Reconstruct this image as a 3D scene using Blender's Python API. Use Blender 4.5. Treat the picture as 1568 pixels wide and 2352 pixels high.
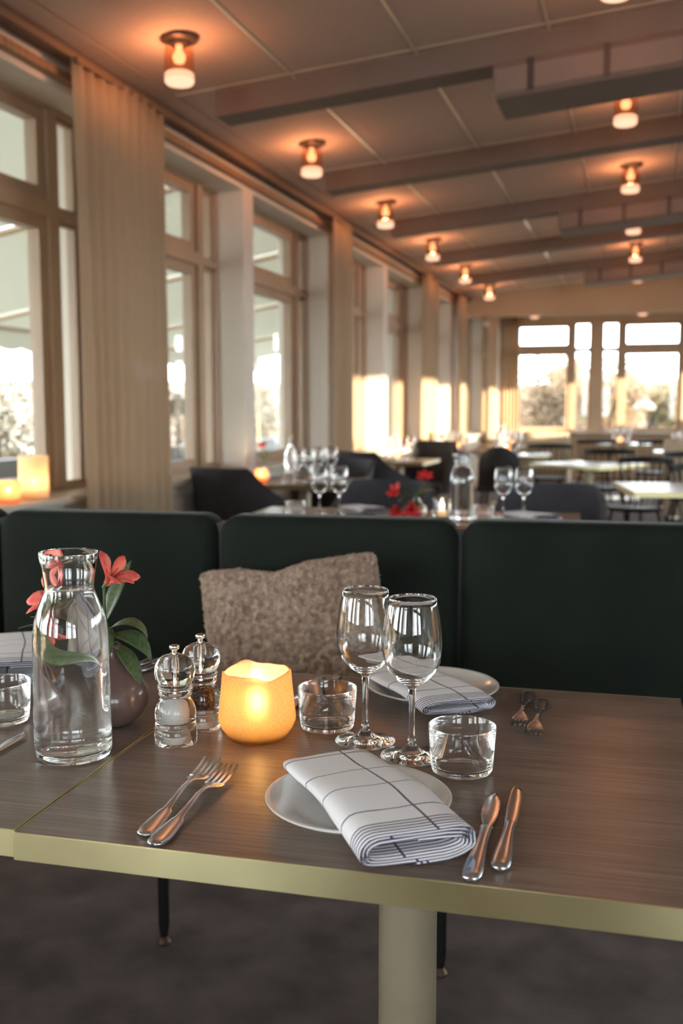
import bpy, bmesh, math, random
from mathutils import Vector, Matrix, noise

random.seed(7)
sc = bpy.context.scene
for o in list(bpy.data.objects):
    bpy.data.objects.remove(o)
COL = sc.collection
R = math.radians

# ------------------------------------------------------------------ camera
CAM_Z = 1.21
cam_d = bpy.data.cameras.new('camera')
cam = bpy.data.objects.new('camera', cam_d)
COL.objects.link(cam)
cam.location = (0, 0, CAM_Z)
cam.rotation_euler = (R(90 - 5.908), 0, R(16.82))
cam_d.sensor_fit = 'VERTICAL'
cam_d.sensor_height = 36.0
cam_d.sensor_width = 24.0
cam_d.lens = 36.0 * 2300 / 2352
cam_d.clip_start = 0.05
cam_d.clip_end = 400
cam_d.dof.use_dof = True
cam_d.dof.focus_distance = 1.33
cam_d.dof.aperture_fstop = 4.3
sc.camera = cam

# ------------------------------------------------------------------ world, sun, exposure
w = bpy.data.worlds.new('sky')
sc.world = w
w.use_nodes = True
bg = w.node_tree.nodes['Background']
bg.inputs[0].default_value = (0.89, 0.96, 1.0, 1)
bg.inputs[1].default_value = 6.6
sun_d = bpy.data.lights.new('sun', 'SUN')
sun_d.energy = 11.0
sun_d.color = (1.0, 0.82, 0.58)
sun_d.angle = R(0.6)
sun = bpy.data.objects.new('sun', sun_d)
COL.objects.link(sun)
sun.rotation_euler = Vector((-0.78, 0.62, -0.075)).to_track_quat('-Z', 'Y').to_euler()
sun.location = (20, -16, 6)
vs = sc.view_settings
vs.view_transform = 'Standard'
vs.look = 'None'
vs.gamma = 1.0
vs.use_curve_mapping = False
vs.exposure = 1.15
cy = sc.cycles
cy.use_denoising = True
cy.caustics_refractive = True
cy.caustics_reflective = False
cy.blur_glossy = 1.0
cy.sample_clamp_indirect = 8.0
cy.max_bounces = 60
cy.adaptive_threshold = 0.03
cy.diffuse_bounces = 4
cy.glossy_bounces = 40
cy.transmission_bounces = 60
cy.transparent_max_bounces = 16

# ------------------------------------------------------------------ helpers: materials
def mat(name, col, rough=0.5, metal=0.0, var=0.0, scale=8.0, stretch=(1, 1, 1), bump=0.0, bscale=None,
        col2=None, sheen=0.0, coat=0.0, spec=0.5, emit=None, estr=0.0, rvar=0.0, detail=4.0):
    m = bpy.data.materials.new(name)
    m.use_nodes = True
    nt = m.node_tree
    b = nt.nodes['Principled BSDF']
    b.inputs['Base Color'].default_value = (*col, 1)
    b.inputs['Roughness'].default_value = rough
    b.inputs['Metallic'].default_value = metal
    b.inputs['Specular IOR Level'].default_value = spec
    if sheen:
        b.inputs['Sheen Weight'].default_value = sheen
        b.inputs['Sheen Roughness'].default_value = 0.35
        b.inputs['Sheen Tint'].default_value = (*[min(1, c * 3 + .12) for c in col], 1)
    if coat:
        b.inputs['Coat Weight'].default_value = coat
        b.inputs['Coat Roughness'].default_value = 0.15
    if emit:
        b.inputs['Emission Color'].default_value = (*emit, 1)
        b.inputs['Emission Strength'].default_value = estr
    if var or bump or rvar or col2:
        tc = nt.nodes.new('ShaderNodeTexCoord')
        mp = nt.nodes.new('ShaderNodeMapping')
        mp.inputs['Scale'].default_value = stretch
        nt.links.new(tc.outputs['Object'], mp.inputs['Vector'])
        nz = nt.nodes.new('ShaderNodeTexNoise')
        nz.inputs['Scale'].default_value = scale
        nz.inputs['Detail'].default_value = detail
        nt.links.new(mp.outputs[0], nz.inputs['Vector'])
        if var or col2:
            cr = nt.nodes.new('ShaderNodeValToRGB')
            c2 = col2 or [min(1, c * (1 + var)) for c in col]
            c1 = col if col2 else [c * (1 - var) for c in col]
            cr.color_ramp.elements[0].position = 0.33
            cr.color_ramp.elements[1].position = 0.67
            cr.color_ramp.elements[0].color = (*c1, 1)
            cr.color_ramp.elements[1].color = (*c2, 1)
            nt.links.new(nz.outputs['Fac'], cr.inputs[0])
            nt.links.new(cr.outputs[0], b.inputs['Base Color'])
        if rvar:
            mr = nt.nodes.new('ShaderNodeMapRange')
            mr.inputs[3].default_value = max(0.02, rough - rvar)
            mr.inputs[4].default_value = min(1, rough + rvar)
            nt.links.new(nz.outputs['Fac'], mr.inputs[0])
            nt.links.new(mr.outputs[0], b.inputs['Roughness'])
        if bump:
            n2 = nz
            if bscale:
                n2 = nt.nodes.new('ShaderNodeTexNoise')
                n2.inputs['Scale'].default_value = bscale
                n2.inputs['Detail'].default_value = 3
                nt.links.new(mp.outputs[0], n2.inputs['Vector'])
            bp = nt.nodes.new('ShaderNodeBump')
            bp.inputs['Strength'].default_value = bump
            bp.inputs['Distance'].default_value = 0.01
            nt.links.new(n2.outputs['Fac'], bp.inputs['Height'])
            nt.links.new(bp.outputs[0], b.inputs['Normal'])
    return m

def glass(name, col=(1, 1, 1), ior=1.5, rough=0.0):
    m = bpy.data.materials.new(name)
    m.use_nodes = True
    nt = m.node_tree
    nt.nodes.clear()
    g = nt.nodes.new('ShaderNodeBsdfGlass')
    g.inputs['Color'].default_value = (*col, 1)
    g.inputs['IOR'].default_value = ior
    g.inputs['Roughness'].default_value = rough
    o = nt.nodes.new('ShaderNodeOutputMaterial')
    nt.links.new(g.outputs[0], o.inputs[0])
    return m

def thin_glass(name, col=(1, 1, 1), ior=1.5, rough=0.0):
    """a pane: fresnel reflection over straight transmission"""
    m = bpy.data.materials.new(name)
    m.use_nodes = True
    nt = m.node_tree
    nt.nodes.clear()
    t = nt.nodes.new('ShaderNodeBsdfTransparent')
    t.inputs[0].default_value = (*col, 1)
    g = nt.nodes.new('ShaderNodeBsdfGlossy')
    g.inputs['Roughness'].default_value = rough
    fr = nt.nodes.new('ShaderNodeFresnel')
    ge = nt.nodes.new('ShaderNodeNewGeometry')      # same reflectance from both faces of the sheet
    mi = nt.nodes.new('ShaderNodeMapRange')
    mi.inputs[3].default_value = ior
    mi.inputs[4].default_value = 1 / ior
    nt.links.new(ge.outputs['Backfacing'], mi.inputs[0])
    nt.links.new(mi.outputs[0], fr.inputs[0])
    mx = nt.nodes.new('ShaderNodeMixShader')
    o = nt.nodes.new('ShaderNodeOutputMaterial')
    nt.links.new(fr.outputs[0], mx.inputs[0])
    nt.links.new(t.outputs[0], mx.inputs[1])
    nt.links.new(g.outputs[0], mx.inputs[2])
    nt.links.new(mx.outputs[0], o.inputs[0])
    return m

def fabric_sheer(name, col, tcol, trans=0.5, clear=0.0, var=0.12, stretch=(1, 1, 1), scale=30):
    m = bpy.data.materials.new(name)
    m.use_nodes = True
    nt = m.node_tree
    nt.nodes.clear()
    tc = nt.nodes.new('ShaderNodeTexCoord')
    mp = nt.nodes.new('ShaderNodeMapping')
    mp.inputs['Scale'].default_value = stretch
    nt.links.new(tc.outputs['Object'], mp.inputs[0])
    nz = nt.nodes.new('ShaderNodeTexNoise')
    nz.inputs['Scale'].default_value = scale
    nt.links.new(mp.outputs[0], nz.inputs['Vector'])
    cr = nt.nodes.new('ShaderNodeValToRGB')
    cr.color_ramp.elements[0].color = (*[c * (1 - var) for c in col], 1)
    cr.color_ramp.elements[1].color = (*[min(1, c * (1 + var)) for c in col], 1)
    nt.links.new(nz.outputs['Fac'], cr.inputs[0])
    d = nt.nodes.new('ShaderNodeBsdfDiffuse')
    nt.links.new(cr.outputs[0], d.inputs[0])
    t = nt.nodes.new('ShaderNodeBsdfTranslucent')
    t.inputs[0].default_value = (*tcol, 1)
    mx = nt.nodes.new('ShaderNodeMixShader')
    mx.inputs[0].default_value = trans
    nt.links.new(d.outputs[0], mx.inputs[1])
    nt.links.new(t.outputs[0], mx.inputs[2])
    o = nt.nodes.new('ShaderNodeOutputMaterial')
    last = mx
    if clear:
        tr = nt.nodes.new('ShaderNodeBsdfTransparent')
        m2 = nt.nodes.new('ShaderNodeMixShader')
        m2.inputs[0].default_value = clear
        nt.links.new(mx.outputs[0], m2.inputs[1])
        nt.links.new(tr.outputs[0], m2.inputs[2])
        last = m2
    nt.links.new(last.outputs[0], o.inputs[0])
    return m

def emission(name, col, s):
    m = bpy.data.materials.new(name)
    m.use_nodes = True
    nt = m.node_tree
    nt.nodes.clear()
    e = nt.nodes.new('ShaderNodeEmission')
    e.inputs[0].default_value = (*col, 1)
    e.inputs[1].default_value = s
    o = nt.nodes.new('ShaderNodeOutputMaterial')
    nt.links.new(e.outputs[0], o.inputs[0])
    return m

M = {}
M['carpet'] = mat('carpet', (0.105, 0.082, 0.079), 0.95, var=0.38, scale=7, bump=0.5, bscale=260, sheen=0.15, detail=9)
M['plaster'] = mat('plaster', (0.70, 0.635, 0.55), 0.7, var=0.03, scale=3)
M['plaster_tan'] = mat('plaster_tan', (0.50, 0.37, 0.25), 0.7, var=0.03, scale=3)
M['ceiling_board'] = mat('ceiling_board', (0.52, 0.415, 0.36), 0.85, var=0.04, scale=40)
M['strip'] = mat('strip', (0.92, 0.85, 0.70), 0.28, 0.5)
M['beam'] = mat('beam', (0.165, 0.122, 0.100), 0.65, var=0.05, scale=5)
M['duct'] = mat('duct', (0.20, 0.15, 0.13), 0.6, var=0.05, scale=5)
M['dark_strap'] = mat('dark_strap', (0.045, 0.032, 0.028), 0.5)
M['frame'] = mat('frame', (0.42, 0.29, 0.19), 0.4, var=0.04, scale=4)
M['rail'] = mat('rail', (0.20, 0.125, 0.08), 0.5)
M['pane'] = thin_glass('pane', (0.97, 0.985, 0.98))
M['linen'] = fabric_sheer('linen', (0.57, 0.455, 0.325), (0.66, 0.45, 0.27), 0.40, 0.05, 0.16, (6, 6, 0.25), 26)
M['awning'] = fabric_sheer('awning', (0.60, 0.60, 0.55), (0.62, 0.61, 0.54), 0.27, 0.0, 0.03)
M['wood'] = None
M['brass'] = mat('brass', (0.66, 0.59, 0.34), 0.34, 1.0, var=0.06, scale=5, stretch=(1.5, 1.5, 1.5), rvar=0.05)
def brushed(m, an, rot):
    nt = m.node_tree
    b = nt.nodes['Principled BSDF']
    tg = nt.nodes.new('ShaderNodeTangent'); tg.direction_type = 'RADIAL'; tg.axis = 'Z'
    nt.links.new(tg.outputs[0], b.inputs['Tangent'])
    b.inputs['Anisotropic'].default_value = an
    b.inputs['Anisotropic Rotation'].default_value = rot
brushed(M['brass'], 0.85, 0.25)
M['brass_dark'] = mat('brass_dark', (0.50, 0.33, 0.12), 0.35, 1.0)
M['column'] = mat('column', (0.43, 0.37, 0.27), 0.38, 0.55, var=0.03, scale=20, bump=0.04, bscale=500)
M['velvet'] = mat('velvet', (0.0085, 0.0125, 0.0100), 0.85, var=0.22, scale=5, sheen=0.5, bump=0.12, bscale=300, spec=0.2)
M['black_metal'] = mat('black_metal', (0.012, 0.011, 0.011), 0.4, 0.3)
M['boucle'] = mat('boucle', (0.28, 0.19, 0.14), 0.95, col2=(0.56, 0.42, 0.335), scale=75, bump=0.6, bscale=380, sheen=0.35)
M['glass'] = glass('glass', (0.998, 1.0, 1.0), 1.54)
M['acrylic'] = glass('acrylic', (0.998, 0.998, 0.995), 1.49)
M['water'] = glass('water', (0.995, 0.998, 1.0), 1.33)
M['china'] = mat('china', (0.83, 0.82, 0.80), 0.12, var=0.015, scale=3, coat=0.3)
M['steel'] = mat('steel', (0.76, 0.83, 0.90), 0.21, 1.0, rvar=0.05, scale=30)
M['chrome'] = mat('chrome', (0.85, 0.80, 0.75), 0.08, 1.0)
M['salt'] = mat('salt', (0.90, 0.89, 0.88), 0.8, var=0.06, scale=900, bump=0.3)
M['pepper'] = mat('pepper', (0.018, 0.010, 0.007), 0.7, col2=(0.20, 0.10, 0.05), scale=330, bump=1.0)
M['white_plastic'] = mat('white_plastic', (0.72, 0.67, 0.62), 0.4)
M['vase'] = mat('vase', (0.16, 0.105, 0.098), 0.2, var=0.18, scale=9, coat=0.4)
M['leaf'] = mat('leaf', (0.045, 0.085, 0.030), 0.45, col2=(0.105, 0.155, 0.065), scale=30, stretch=(6, 6, 1))
M['stem'] = mat('stem', (0.075, 0.13, 0.035), 0.5)
M['petal'] = mat('petal', (0.78, 0.075, 0.060), 0.5, col2=(0.86, 0.20, 0.15), scale=60, sheen=0.2)
M['petal_deep'] = mat('petal_deep', (0.62, 0.018, 0.022), 0.5, var=0.2, scale=40)
M['stamen'] = mat('stamen', (0.30, 0.05, 0.03), 0.6)
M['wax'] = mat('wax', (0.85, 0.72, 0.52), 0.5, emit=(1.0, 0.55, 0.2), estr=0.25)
M['flame'] = emission('flame', (1.0, 0.78, 0.50), 260)
M['bulb'] = emission('bulb', (1.0, 0.42, 0.21), 1.3)
M['diffuser'] = emission('diffuser', (1.0, 0.54, 0.35), 0.72)
M['bronze'] = mat('bronze', (0.11, 0.065, 0.042), 0.4, 0.6)
M['lamp_glass'] = thin_glass('lamp_glass', (1.0, 0.86, 0.76), 1.5, 0.05)
M['chair_fabric'] = mat('chair_fabric', (0.030, 0.026, 0.028), 0.85, var=0.2, scale=60, sheen=0.25, bump=0.15, bscale=400)
M['chair_fabric_lit'] = mat('chair_fabric_lit', (0.050, 0.052, 0.068), 0.8, var=0.15, scale=60, sheen=0.3)  # lighter, bluer copy of the dark fabric: window light painted in
M['chair_leg'] = mat('chair_leg', (0.05, 0.03, 0.02), 0.5)
M['black_wood'] = mat('black_wood', (0.010, 0.008, 0.007), 0.45, var=0.2, scale=8, spec=0.2)
M['beige'] = mat('beige', (0.56, 0.45, 0.32), 0.85, var=0.08, scale=20)
M['sill'] = mat('sill', (0.55, 0.47, 0.38), 0.35)
M['lintel_shade'] = mat('lintel_shade', (0.30, 0.17, 0.09), 0.45, var=0.2, scale=6, stretch=(1, 8, 1))  # brown of the strip that stands in for the lintel shadow
M['terrace'] = mat('terrace', (0.22, 0.20, 0.17), 0.85, var=0.12, scale=2)
M['hill'] = mat('hill', (0.10, 0.072, 0.046), 0.95, var=0.25, scale=0.25)
M['foliage'] = mat('foliage', (0.095, 0.060, 0.030), 0.7, col2=(0.20, 0.125, 0.070), scale=0.9)
M['foliage_green'] = mat('foliage_green', (0.060, 0.052, 0.022), 0.7, col2=(0.15, 0.105, 0.052), scale=1.2)
M['bark'] = mat('bark', (0.14, 0.09, 0.06), 0.9)
M['lamp_cream'] = mat('lamp_cream', (0.10, 0.075, 0.05), 0.5)
M['frosted_white'] = fabric_sheer('frosted_white', (0.82, 0.76, 0.62), (0.9, 0.72, 0.5), 0.55, 0.08, 0.05)
M['frosted_rose'] = fabric_sheer('frosted_rose', (0.72, 0.40, 0.24), (0.95, 0.45, 0.2), 0.6, 0.08, 0.08)

def wood_material():
    m = bpy.data.materials.new('table_wood')
    m.use_nodes = True
    nt = m.node_tree
    N, L = nt.nodes, nt.links
    b = N['Principled BSDF']
    tc = N.new('ShaderNodeTexCoord')
    mp = N.new('ShaderNodeMapping')
    mp.inputs['Scale'].default_value = (2.0, 46, 46)
    L.new(tc.outputs['Object'], mp.inputs[0])
    n1 = N.new('ShaderNodeTexNoise')
    n1.inputs['Scale'].default_value = 4.0
    n1.inputs['Detail'].default_value = 6
    n1.inputs['Distortion'].default_value = 0.3
    L.new(mp.outputs[0], n1.inputs['Vector'])
    mp2 = N.new('ShaderNodeMapping')
    mp2.inputs['Scale'].default_value = (1.2, 9, 9)
    L.new(tc.outputs['Object'], mp2.inputs[0])
    n2 = N.new('ShaderNodeTexNoise')
    n2.inputs['Scale'].default_value = 2.0
    L.new(mp2.outputs[0], n2.inputs['Vector'])
    mx = N.new('ShaderNodeMath')
    mx.operation = 'MULTIPLY_ADD'
    mx.inputs[1].default_value = 0.65
    L.new(n1.outputs['Fac'], mx.inputs[0])
    mm = N.new('ShaderNodeMath')
    mm.operation = 'MULTIPLY'
    mm.inputs[1].default_value = 0.35
    L.new(n2.outputs['Fac'], mm.inputs[0])
    L.new(mm.outputs[0], mx.inputs[2])
    cr = N.new('ShaderNodeValToRGB')
    cr.color_ramp.elements[0].position = 0.32
    cr.color_ramp.elements[0].color = (0.125, 0.090, 0.075, 1)
    cr.color_ramp.elements[1].position = 0.66
    cr.color_ramp.elements[1].color = (0.285, 0.218, 0.186, 1)
    L.new(mx.outputs[0], cr.inputs[0])
    L.new(cr.outputs[0], b.inputs['Base Color'])
    b.inputs['Roughness'].default_value = 0.29
    b.inputs['Specular IOR Level'].default_value = 0.55
    bp = N.new('ShaderNodeBump')
    bp.inputs['Strength'].default_value = 0.10
    bp.inputs['Distance'].default_value = 0.004
    L.new(n1.outputs['Fac'], bp.inputs['Height'])
    L.new(bp.outputs[0], b.inputs['Normal'])
    return m
M['wood'] = wood_material()

def napkin_material():
    m = bpy.data.materials.new('napkin_cloth')
    m.use_nodes = True
    nt = m.node_tree
    N, L = nt.nodes, nt.links
    b = N['Principled BSDF']
    uv = N.new('ShaderNodeUVMap')
    uv.uv_map = 'UVMap'
    sp = N.new('ShaderNodeSeparateXYZ')
    L.new(uv.outputs[0], sp.inputs[0])
    def line(sock, period, offset, width):
        a = N.new('ShaderNodeMath'); a.operation = 'ADD'; a.inputs[1].default_value = offset
        L.new(sock, a.inputs[0])
        p = N.new('ShaderNodeMath'); p.operation = 'PINGPONG'; p.inputs[1].default_value = period / 2
        L.new(a.outputs[0], p.inputs[0])
        c = N.new('ShaderNodeMath'); c.operation = 'LESS_THAN'; c.inputs[1].default_value = width / 2
        L.new(p.outputs[0], c.inputs[0])
        return c.outputs[0]
    def less(sock, v):
        c = N.new('ShaderNodeMath'); c.operation = 'LESS_THAN'; c.inputs[1].default_value = v
        L.new(sock, c.inputs[0]); return c.outputs[0]
    def op(a, bb, kind):
        c = N.new('ShaderNodeMath'); c.operation = kind
        L.new(a, c.inputs[0]); L.new(bb, c.inputs[1]); return c.outputs[0]
    l1 = line(sp.outputs[0], 0.152, 0.0, 0.0030)      # lines along the length
    l2 = line(sp.outputs[1], 0.066, 0.012, 0.0022)   # cross lines
    l3 = op(line(sp.outputs[1], 0.0052, 0.001, 0.0021), less(sp.outputs[1], 0.026), 'MULTIPLY')   # border stripes
    l4 = op(line(sp.outputs[0], 0.0062, 0.001, 0.0026), less(sp.outputs[0], 0.05), 'MULTIPLY')
    s = op(op(l1, l2, 'MAXIMUM'), op(l3, l4, 'MAXIMUM'), 'MAXIMUM')
    mx = N.new('ShaderNodeMix')
    mx.data_type = 'RGBA'
    mx.inputs[6].default_value = (0.82, 0.81, 0.85, 1)
    mx.inputs[7].default_value = (0.060, 0.045, 0.105, 1)
    L.new(s, mx.inputs[0])
    L.new(mx.outputs[2], b.inputs['Base Color'])
    b.inputs['Roughness'].default_value = 0.9
    b.inputs['Sheen Weight'].default_value = 0.2
    nz = N.new('ShaderNodeTexNoise')
    nz.inputs['Scale'].default_value = 900
    bp = N.new('ShaderNodeBump')
    bp.inputs['Strength'].default_value = 0.15
    bp.inputs['Distance'].default_value = 0.002
    tc = N.new('ShaderNodeTexCoord')
    L.new(tc.outputs['Object'], nz.inputs['Vector'])
    L.new(nz.outputs['Fac'], bp.inputs['Height'])
    L.new(bp.outputs[0], b.inputs['Normal'])
    return m
M['napkin'] = napkin_material()

def votive_material():
    m = bpy.data.materials.new('amber_frosted_glass')
    m.use_nodes = True
    nt = m.node_tree
    N, L = nt.nodes, nt.links
    N.clear()
    tc = N.new('ShaderNodeTexCoord')
    nz = N.new('ShaderNodeTexNoise')
    nz.inputs['Scale'].default_value = 420
    nz.inputs['Detail'].default_value = 2
    L.new(tc.outputs['Object'], nz.inputs['Vector'])
    cr = N.new('ShaderNodeValToRGB')
    cr.color_ramp.elements[0].position = 0.35
    cr.color_ramp.elements[1].position = 0.7
    cr.color_ramp.elements[0].color = (0.66, 0.48, 0.29, 1)
    cr.color_ramp.elements[1].color = (1.0, 0.84, 0.62, 1)
    L.new(nz.outputs['Fac'], cr.inputs[0])
    sz = N.new('ShaderNodeSeparateXYZ')
    L.new(tc.outputs['Object'], sz.inputs[0])
    rz = N.new('ShaderNodeValToRGB')          # bronze coating towards the foot, peach towards the rim
    rz.color_ramp.elements[0].position = 0.10
    rz.color_ramp.elements[0].color = (0.30, 0.21, 0.10, 1)
    rz.color_ramp.elements[1].position = 0.85
    rz.color_ramp.elements[1].color = (1.0, 0.84, 0.72, 1)
    e = rz.color_ramp.elements.new(0.35); e.color = (0.92, 0.84, 0.64, 1)
    ml = N.new('ShaderNodeMath'); ml.operation = 'MULTIPLY'; ml.inputs[1].default_value = 10.0
    L.new(sz.outputs[2], ml.inputs[0]); L.new(ml.outputs[0], rz.inputs[0])
    mc = N.new('ShaderNodeMix'); mc.data_type = 'RGBA'; mc.blend_type = 'MULTIPLY'; mc.inputs[0].default_value = 1.0
    L.new(cr.outputs[0], mc.inputs[6]); L.new(rz.outputs[0], mc.inputs[7])
    n2 = N.new('ShaderNodeTexNoise')
    n2.inputs['Scale'].default_value = 26
    L.new(tc.outputs['Object'], n2.inputs['Vector'])
    tr = N.new('ShaderNodeBsdfTranslucent')
    L.new(mc.outputs[2], tr.inputs[0])
    pr = N.new('ShaderNodeBsdfPrincipled')
    L.new(mc.outputs[2], pr.inputs['Base Color'])
    pr.inputs['Roughness'].default_value = 0.25
    rf = N.new('ShaderNodeBsdfRefraction')
    rf.inputs['Color'].default_value = (1, 0.80, 0.52, 1)
    rf.inputs['IOR'].default_value = 1.45
    rf.inputs['Roughness'].default_value = 0.55
    m1 = N.new('ShaderNodeMixShader')
    mr = N.new('ShaderNodeMapRange')
    mr.inputs[1].default_value = 0.35
    mr.inputs[2].default_value = 0.65
    mr.inputs[3].default_value = 0.45
    mr.inputs[4].default_value = 0.75
    L.new(n2.outputs['Fac'], mr.inputs[0])
    L.new(mr.outputs[0], m1.inputs[0])
    L.new(pr.outputs[0], m1.inputs[1])
    L.new(tr.outputs[0], m1.inputs[2])
    m2 = N.new('ShaderNodeMixShader')
    m2.inputs[0].default_value = 0.45
    L.new(m1.outputs[0], m2.inputs[1])
    L.new(rf.outputs[0], m2.inputs[2])
    o = N.new('ShaderNodeOutputMaterial')
    L.new(m2.outputs[0], o.inputs[0])
    return m
M['votive'] = votive_material()

# ------------------------------------------------------------------ helpers: geometry
def box(bm, x0, x1, y0, y1, z0, z1, bev=0.0, seg=1, mtx=None):
    r = bmesh.ops.create_cube(bm, size=1)
    vs_ = r['verts']
    for v in vs_:
        v.co = Vector(((x0 + x1) / 2 + v.co.x * (x1 - x0), (y0 + y1) / 2 + v.co.y * (y1 - y0), (z0 + z1) / 2 + v.co.z * (z1 - z0)))
    if bev:
        es = list({e for v in vs_ for e in v.link_edges})
        g = bmesh.ops.bevel(bm, geom=es, offset=bev, segments=seg, profile=0.5, affect='EDGES')
        vs_ = list({v for f in g['faces'] for v in f.verts} | {v for v in vs_ if v.is_valid})
    if mtx is not None:
        for v in vs_:
            v.co = mtx @ v.co
    return vs_

def loft(bm, rings, closed=True, cap0=True, cap1=True):
    rr = [[bm.verts.new(p) for p in ring] for ring in rings]
    n = len(rr[0])
    for a, b in zip(rr[:-1], rr[1:]):
        for i in range(n if closed else n - 1):
            j = (i + 1) % n
            try:
                bm.faces.new((a[i], a[j], b[j], b[i]))
            except ValueError:
                pass
    if cap0 and closed:
        bm.faces.new(list(reversed(rr[0])))
    if cap1 and closed:
        bm.faces.new(rr[-1])
    return rr

def lathe(bm, prof, seg=32, cx=0.0, cy_=0.0, wave=None):
    """prof: (r, z) from bottom outside round; r = 0 closes on the axis"""
    rows = []
    for r, z in prof:
        if r < 1e-6:
            rows.append([bm.verts.new((cx, cy_, z))])
        else:
            row = []
            for i in range(seg):
                a = 2 * math.pi * i / seg
                zz = z + (wave(a, r, z) if wave else 0)
                row.append(bm.verts.new((cx + r * math.cos(a), cy_ + r * math.sin(a), zz)))
            rows.append(row)
    for a, b in zip(rows[:-1], rows[1:]):
        for i in range(seg):
            j = (i + 1) % seg
            if len(a) == 1 and len(b) == 1:
                continue
            if len(a) == 1:
                bm.faces.new((a[0], b[j], b[i]))
            elif len(b) == 1:
                bm.faces.new((a[i], a[j], b[0]))
            else:
                bm.faces.new((a[i], a[j], b[j], b[i]))

def tube(bm, pts, rad, seg=8):
    pts = [Vector(p) for p in pts]
    n = len(pts)
    rads = rad if isinstance(rad, (list, tuple)) else [rad] * n
    rings = []
    up = Vector((0, 0, 1))
    prev = None
    for i, p in enumerate(pts):
        t = (pts[min(i + 1, n - 1)] - pts[max(i - 1, 0)]).normalized()
        if prev is None:
            a = t.cross(up)
            if a.length < 1e-3:
                a = t.cross(Vector((1, 0, 0)))
            a.normalize()
        else:
            a = (prev - t * prev.dot(t)).normalized()
        prev = a
        b = t.cross(a)
        rings.append([p + (a * math.cos(2 * math.pi * k / seg) + b * math.sin(2 * math.pi * k / seg)) * rads[i] for k in range(seg)])
    loft(bm, rings)

def smoothline(pts, n):
    """Catmull-Rom through points"""
    P = [Vector(p) for p in pts]
    P = [P[0] * 2 - P[1]] + P + [P[-1] * 2 - P[-2]]
    out = []
    m = len(P) - 3
    for i in range(n + 1):
        s = i / n * m
        k = min(int(s), m - 1)
        t = s - k
        a, b, c, d = P[k:k + 4]
        out.append(0.5 * ((2 * b) + (c - a) * t + (2 * a - 5 * b + 4 * c - d) * t * t + (3 * b - a - 3 * c + d) * t ** 3))
    return out

def lerp(tab, x):
    for (x0, y0), (x1, y1) in zip(tab[:-1], tab[1:]):
        if x <= x1:
            return y0 + (y1 - y0) * (x - x0) / (x1 - x0)
    return tab[-1][1]

def ob(name, bm, m, parent=None, smooth=True, angle=40, loc=None, rotz=None):
    bmesh.ops.recalc_face_normals(bm, faces=bm.faces)
    me = bpy.data.meshes.new(name)
    bm.to_mesh(me)
    bm.free()
    me.materials.append(M[m] if isinstance(m, str) else m)
    if smooth:
        me.shade_smooth()
        me.set_sharp_from_angle(angle=R(angle))
    o = bpy.data.objects.new(name, me)
    COL.objects.link(o)
    if parent:
        o.parent = parent
    if loc:
        o.location = loc
    if rotz is not None:
        o.rotation_euler = (0, 0, rotz)
    return o

def inst(o, parent=None, loc=None, rot=None, name=None, scale=None):
    c = o.copy()
    COL.objects.link(c)
    c.parent = parent
    if name: c.name = name
    if loc is not None: c.location = loc
    if rot is not None: c.rotation_euler = rot
    if scale is not None: c.scale = scale
    return c

def thing(name, label, cat, loc=(0, 0, 0), rotz=0.0, group=None):
    o = bpy.data.objects.new(name, None)
    COL.objects.link(o)
    o.empty_display_size = 0.05
    o.location = loc
    o.rotation_euler = (0, 0, rotz)
    return tag(o, label, cat, group)

def tag(o, label, cat, group=None):
    o['label'] = label
    o['category'] = cat
    if group:
        o['group'] = group
    return o

def struct(o, label=None):
    o['kind'] = 'structure'
    if label: o['label'] = label
    return o

def copy_tree(root, loc=None, rotz=None, label=None, group=None, parent=None, scale=None):
    c = root.copy()
    COL.objects.link(c)
    c.parent = parent
    if parent is None:
        if loc is not None: c.location = loc
        if rotz is not None: c.rotation_euler = (root.rotation_euler.x, root.rotation_euler.y, rotz)
        if scale is not None: c.scale = (scale,) * 3
        if label: c['label'] = label
        if group: c['group'] = group
    for ch in kids(root):
        copy_tree(ch, parent=c)
    return c

def kids(o):
    return [x for x in list(o.children)]

def box_ob(name, m, parent, *b, bev=0.0, seg=1):
    bm = bmesh.new()
    box(bm, *b, bev=bev, seg=seg)
    return ob(name, bm, m, parent, smooth=bev > 0)

# ================================================================== THE ROOM
XW = -2.5            # inner face of the left (window) wall
XR = 5.0             # inner face of the right wall
Y0, Y1 = -3.2, 18.0  # rear wall, far wall
YH = 14.25           # header where the lower far end begins
SILL, TOP = 0.815, 2.60
def ceil(x):
    return 2.75 + 0.085 * (x + 2.5)

bm = bmesh.new(); box(bm, -3.0, 5.4, -3.6, 18.5, -0.12, 0.0)
struct(ob('floor', bm, 'carpet', smooth=False), 'dark brown mottled carpet floor')

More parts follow.
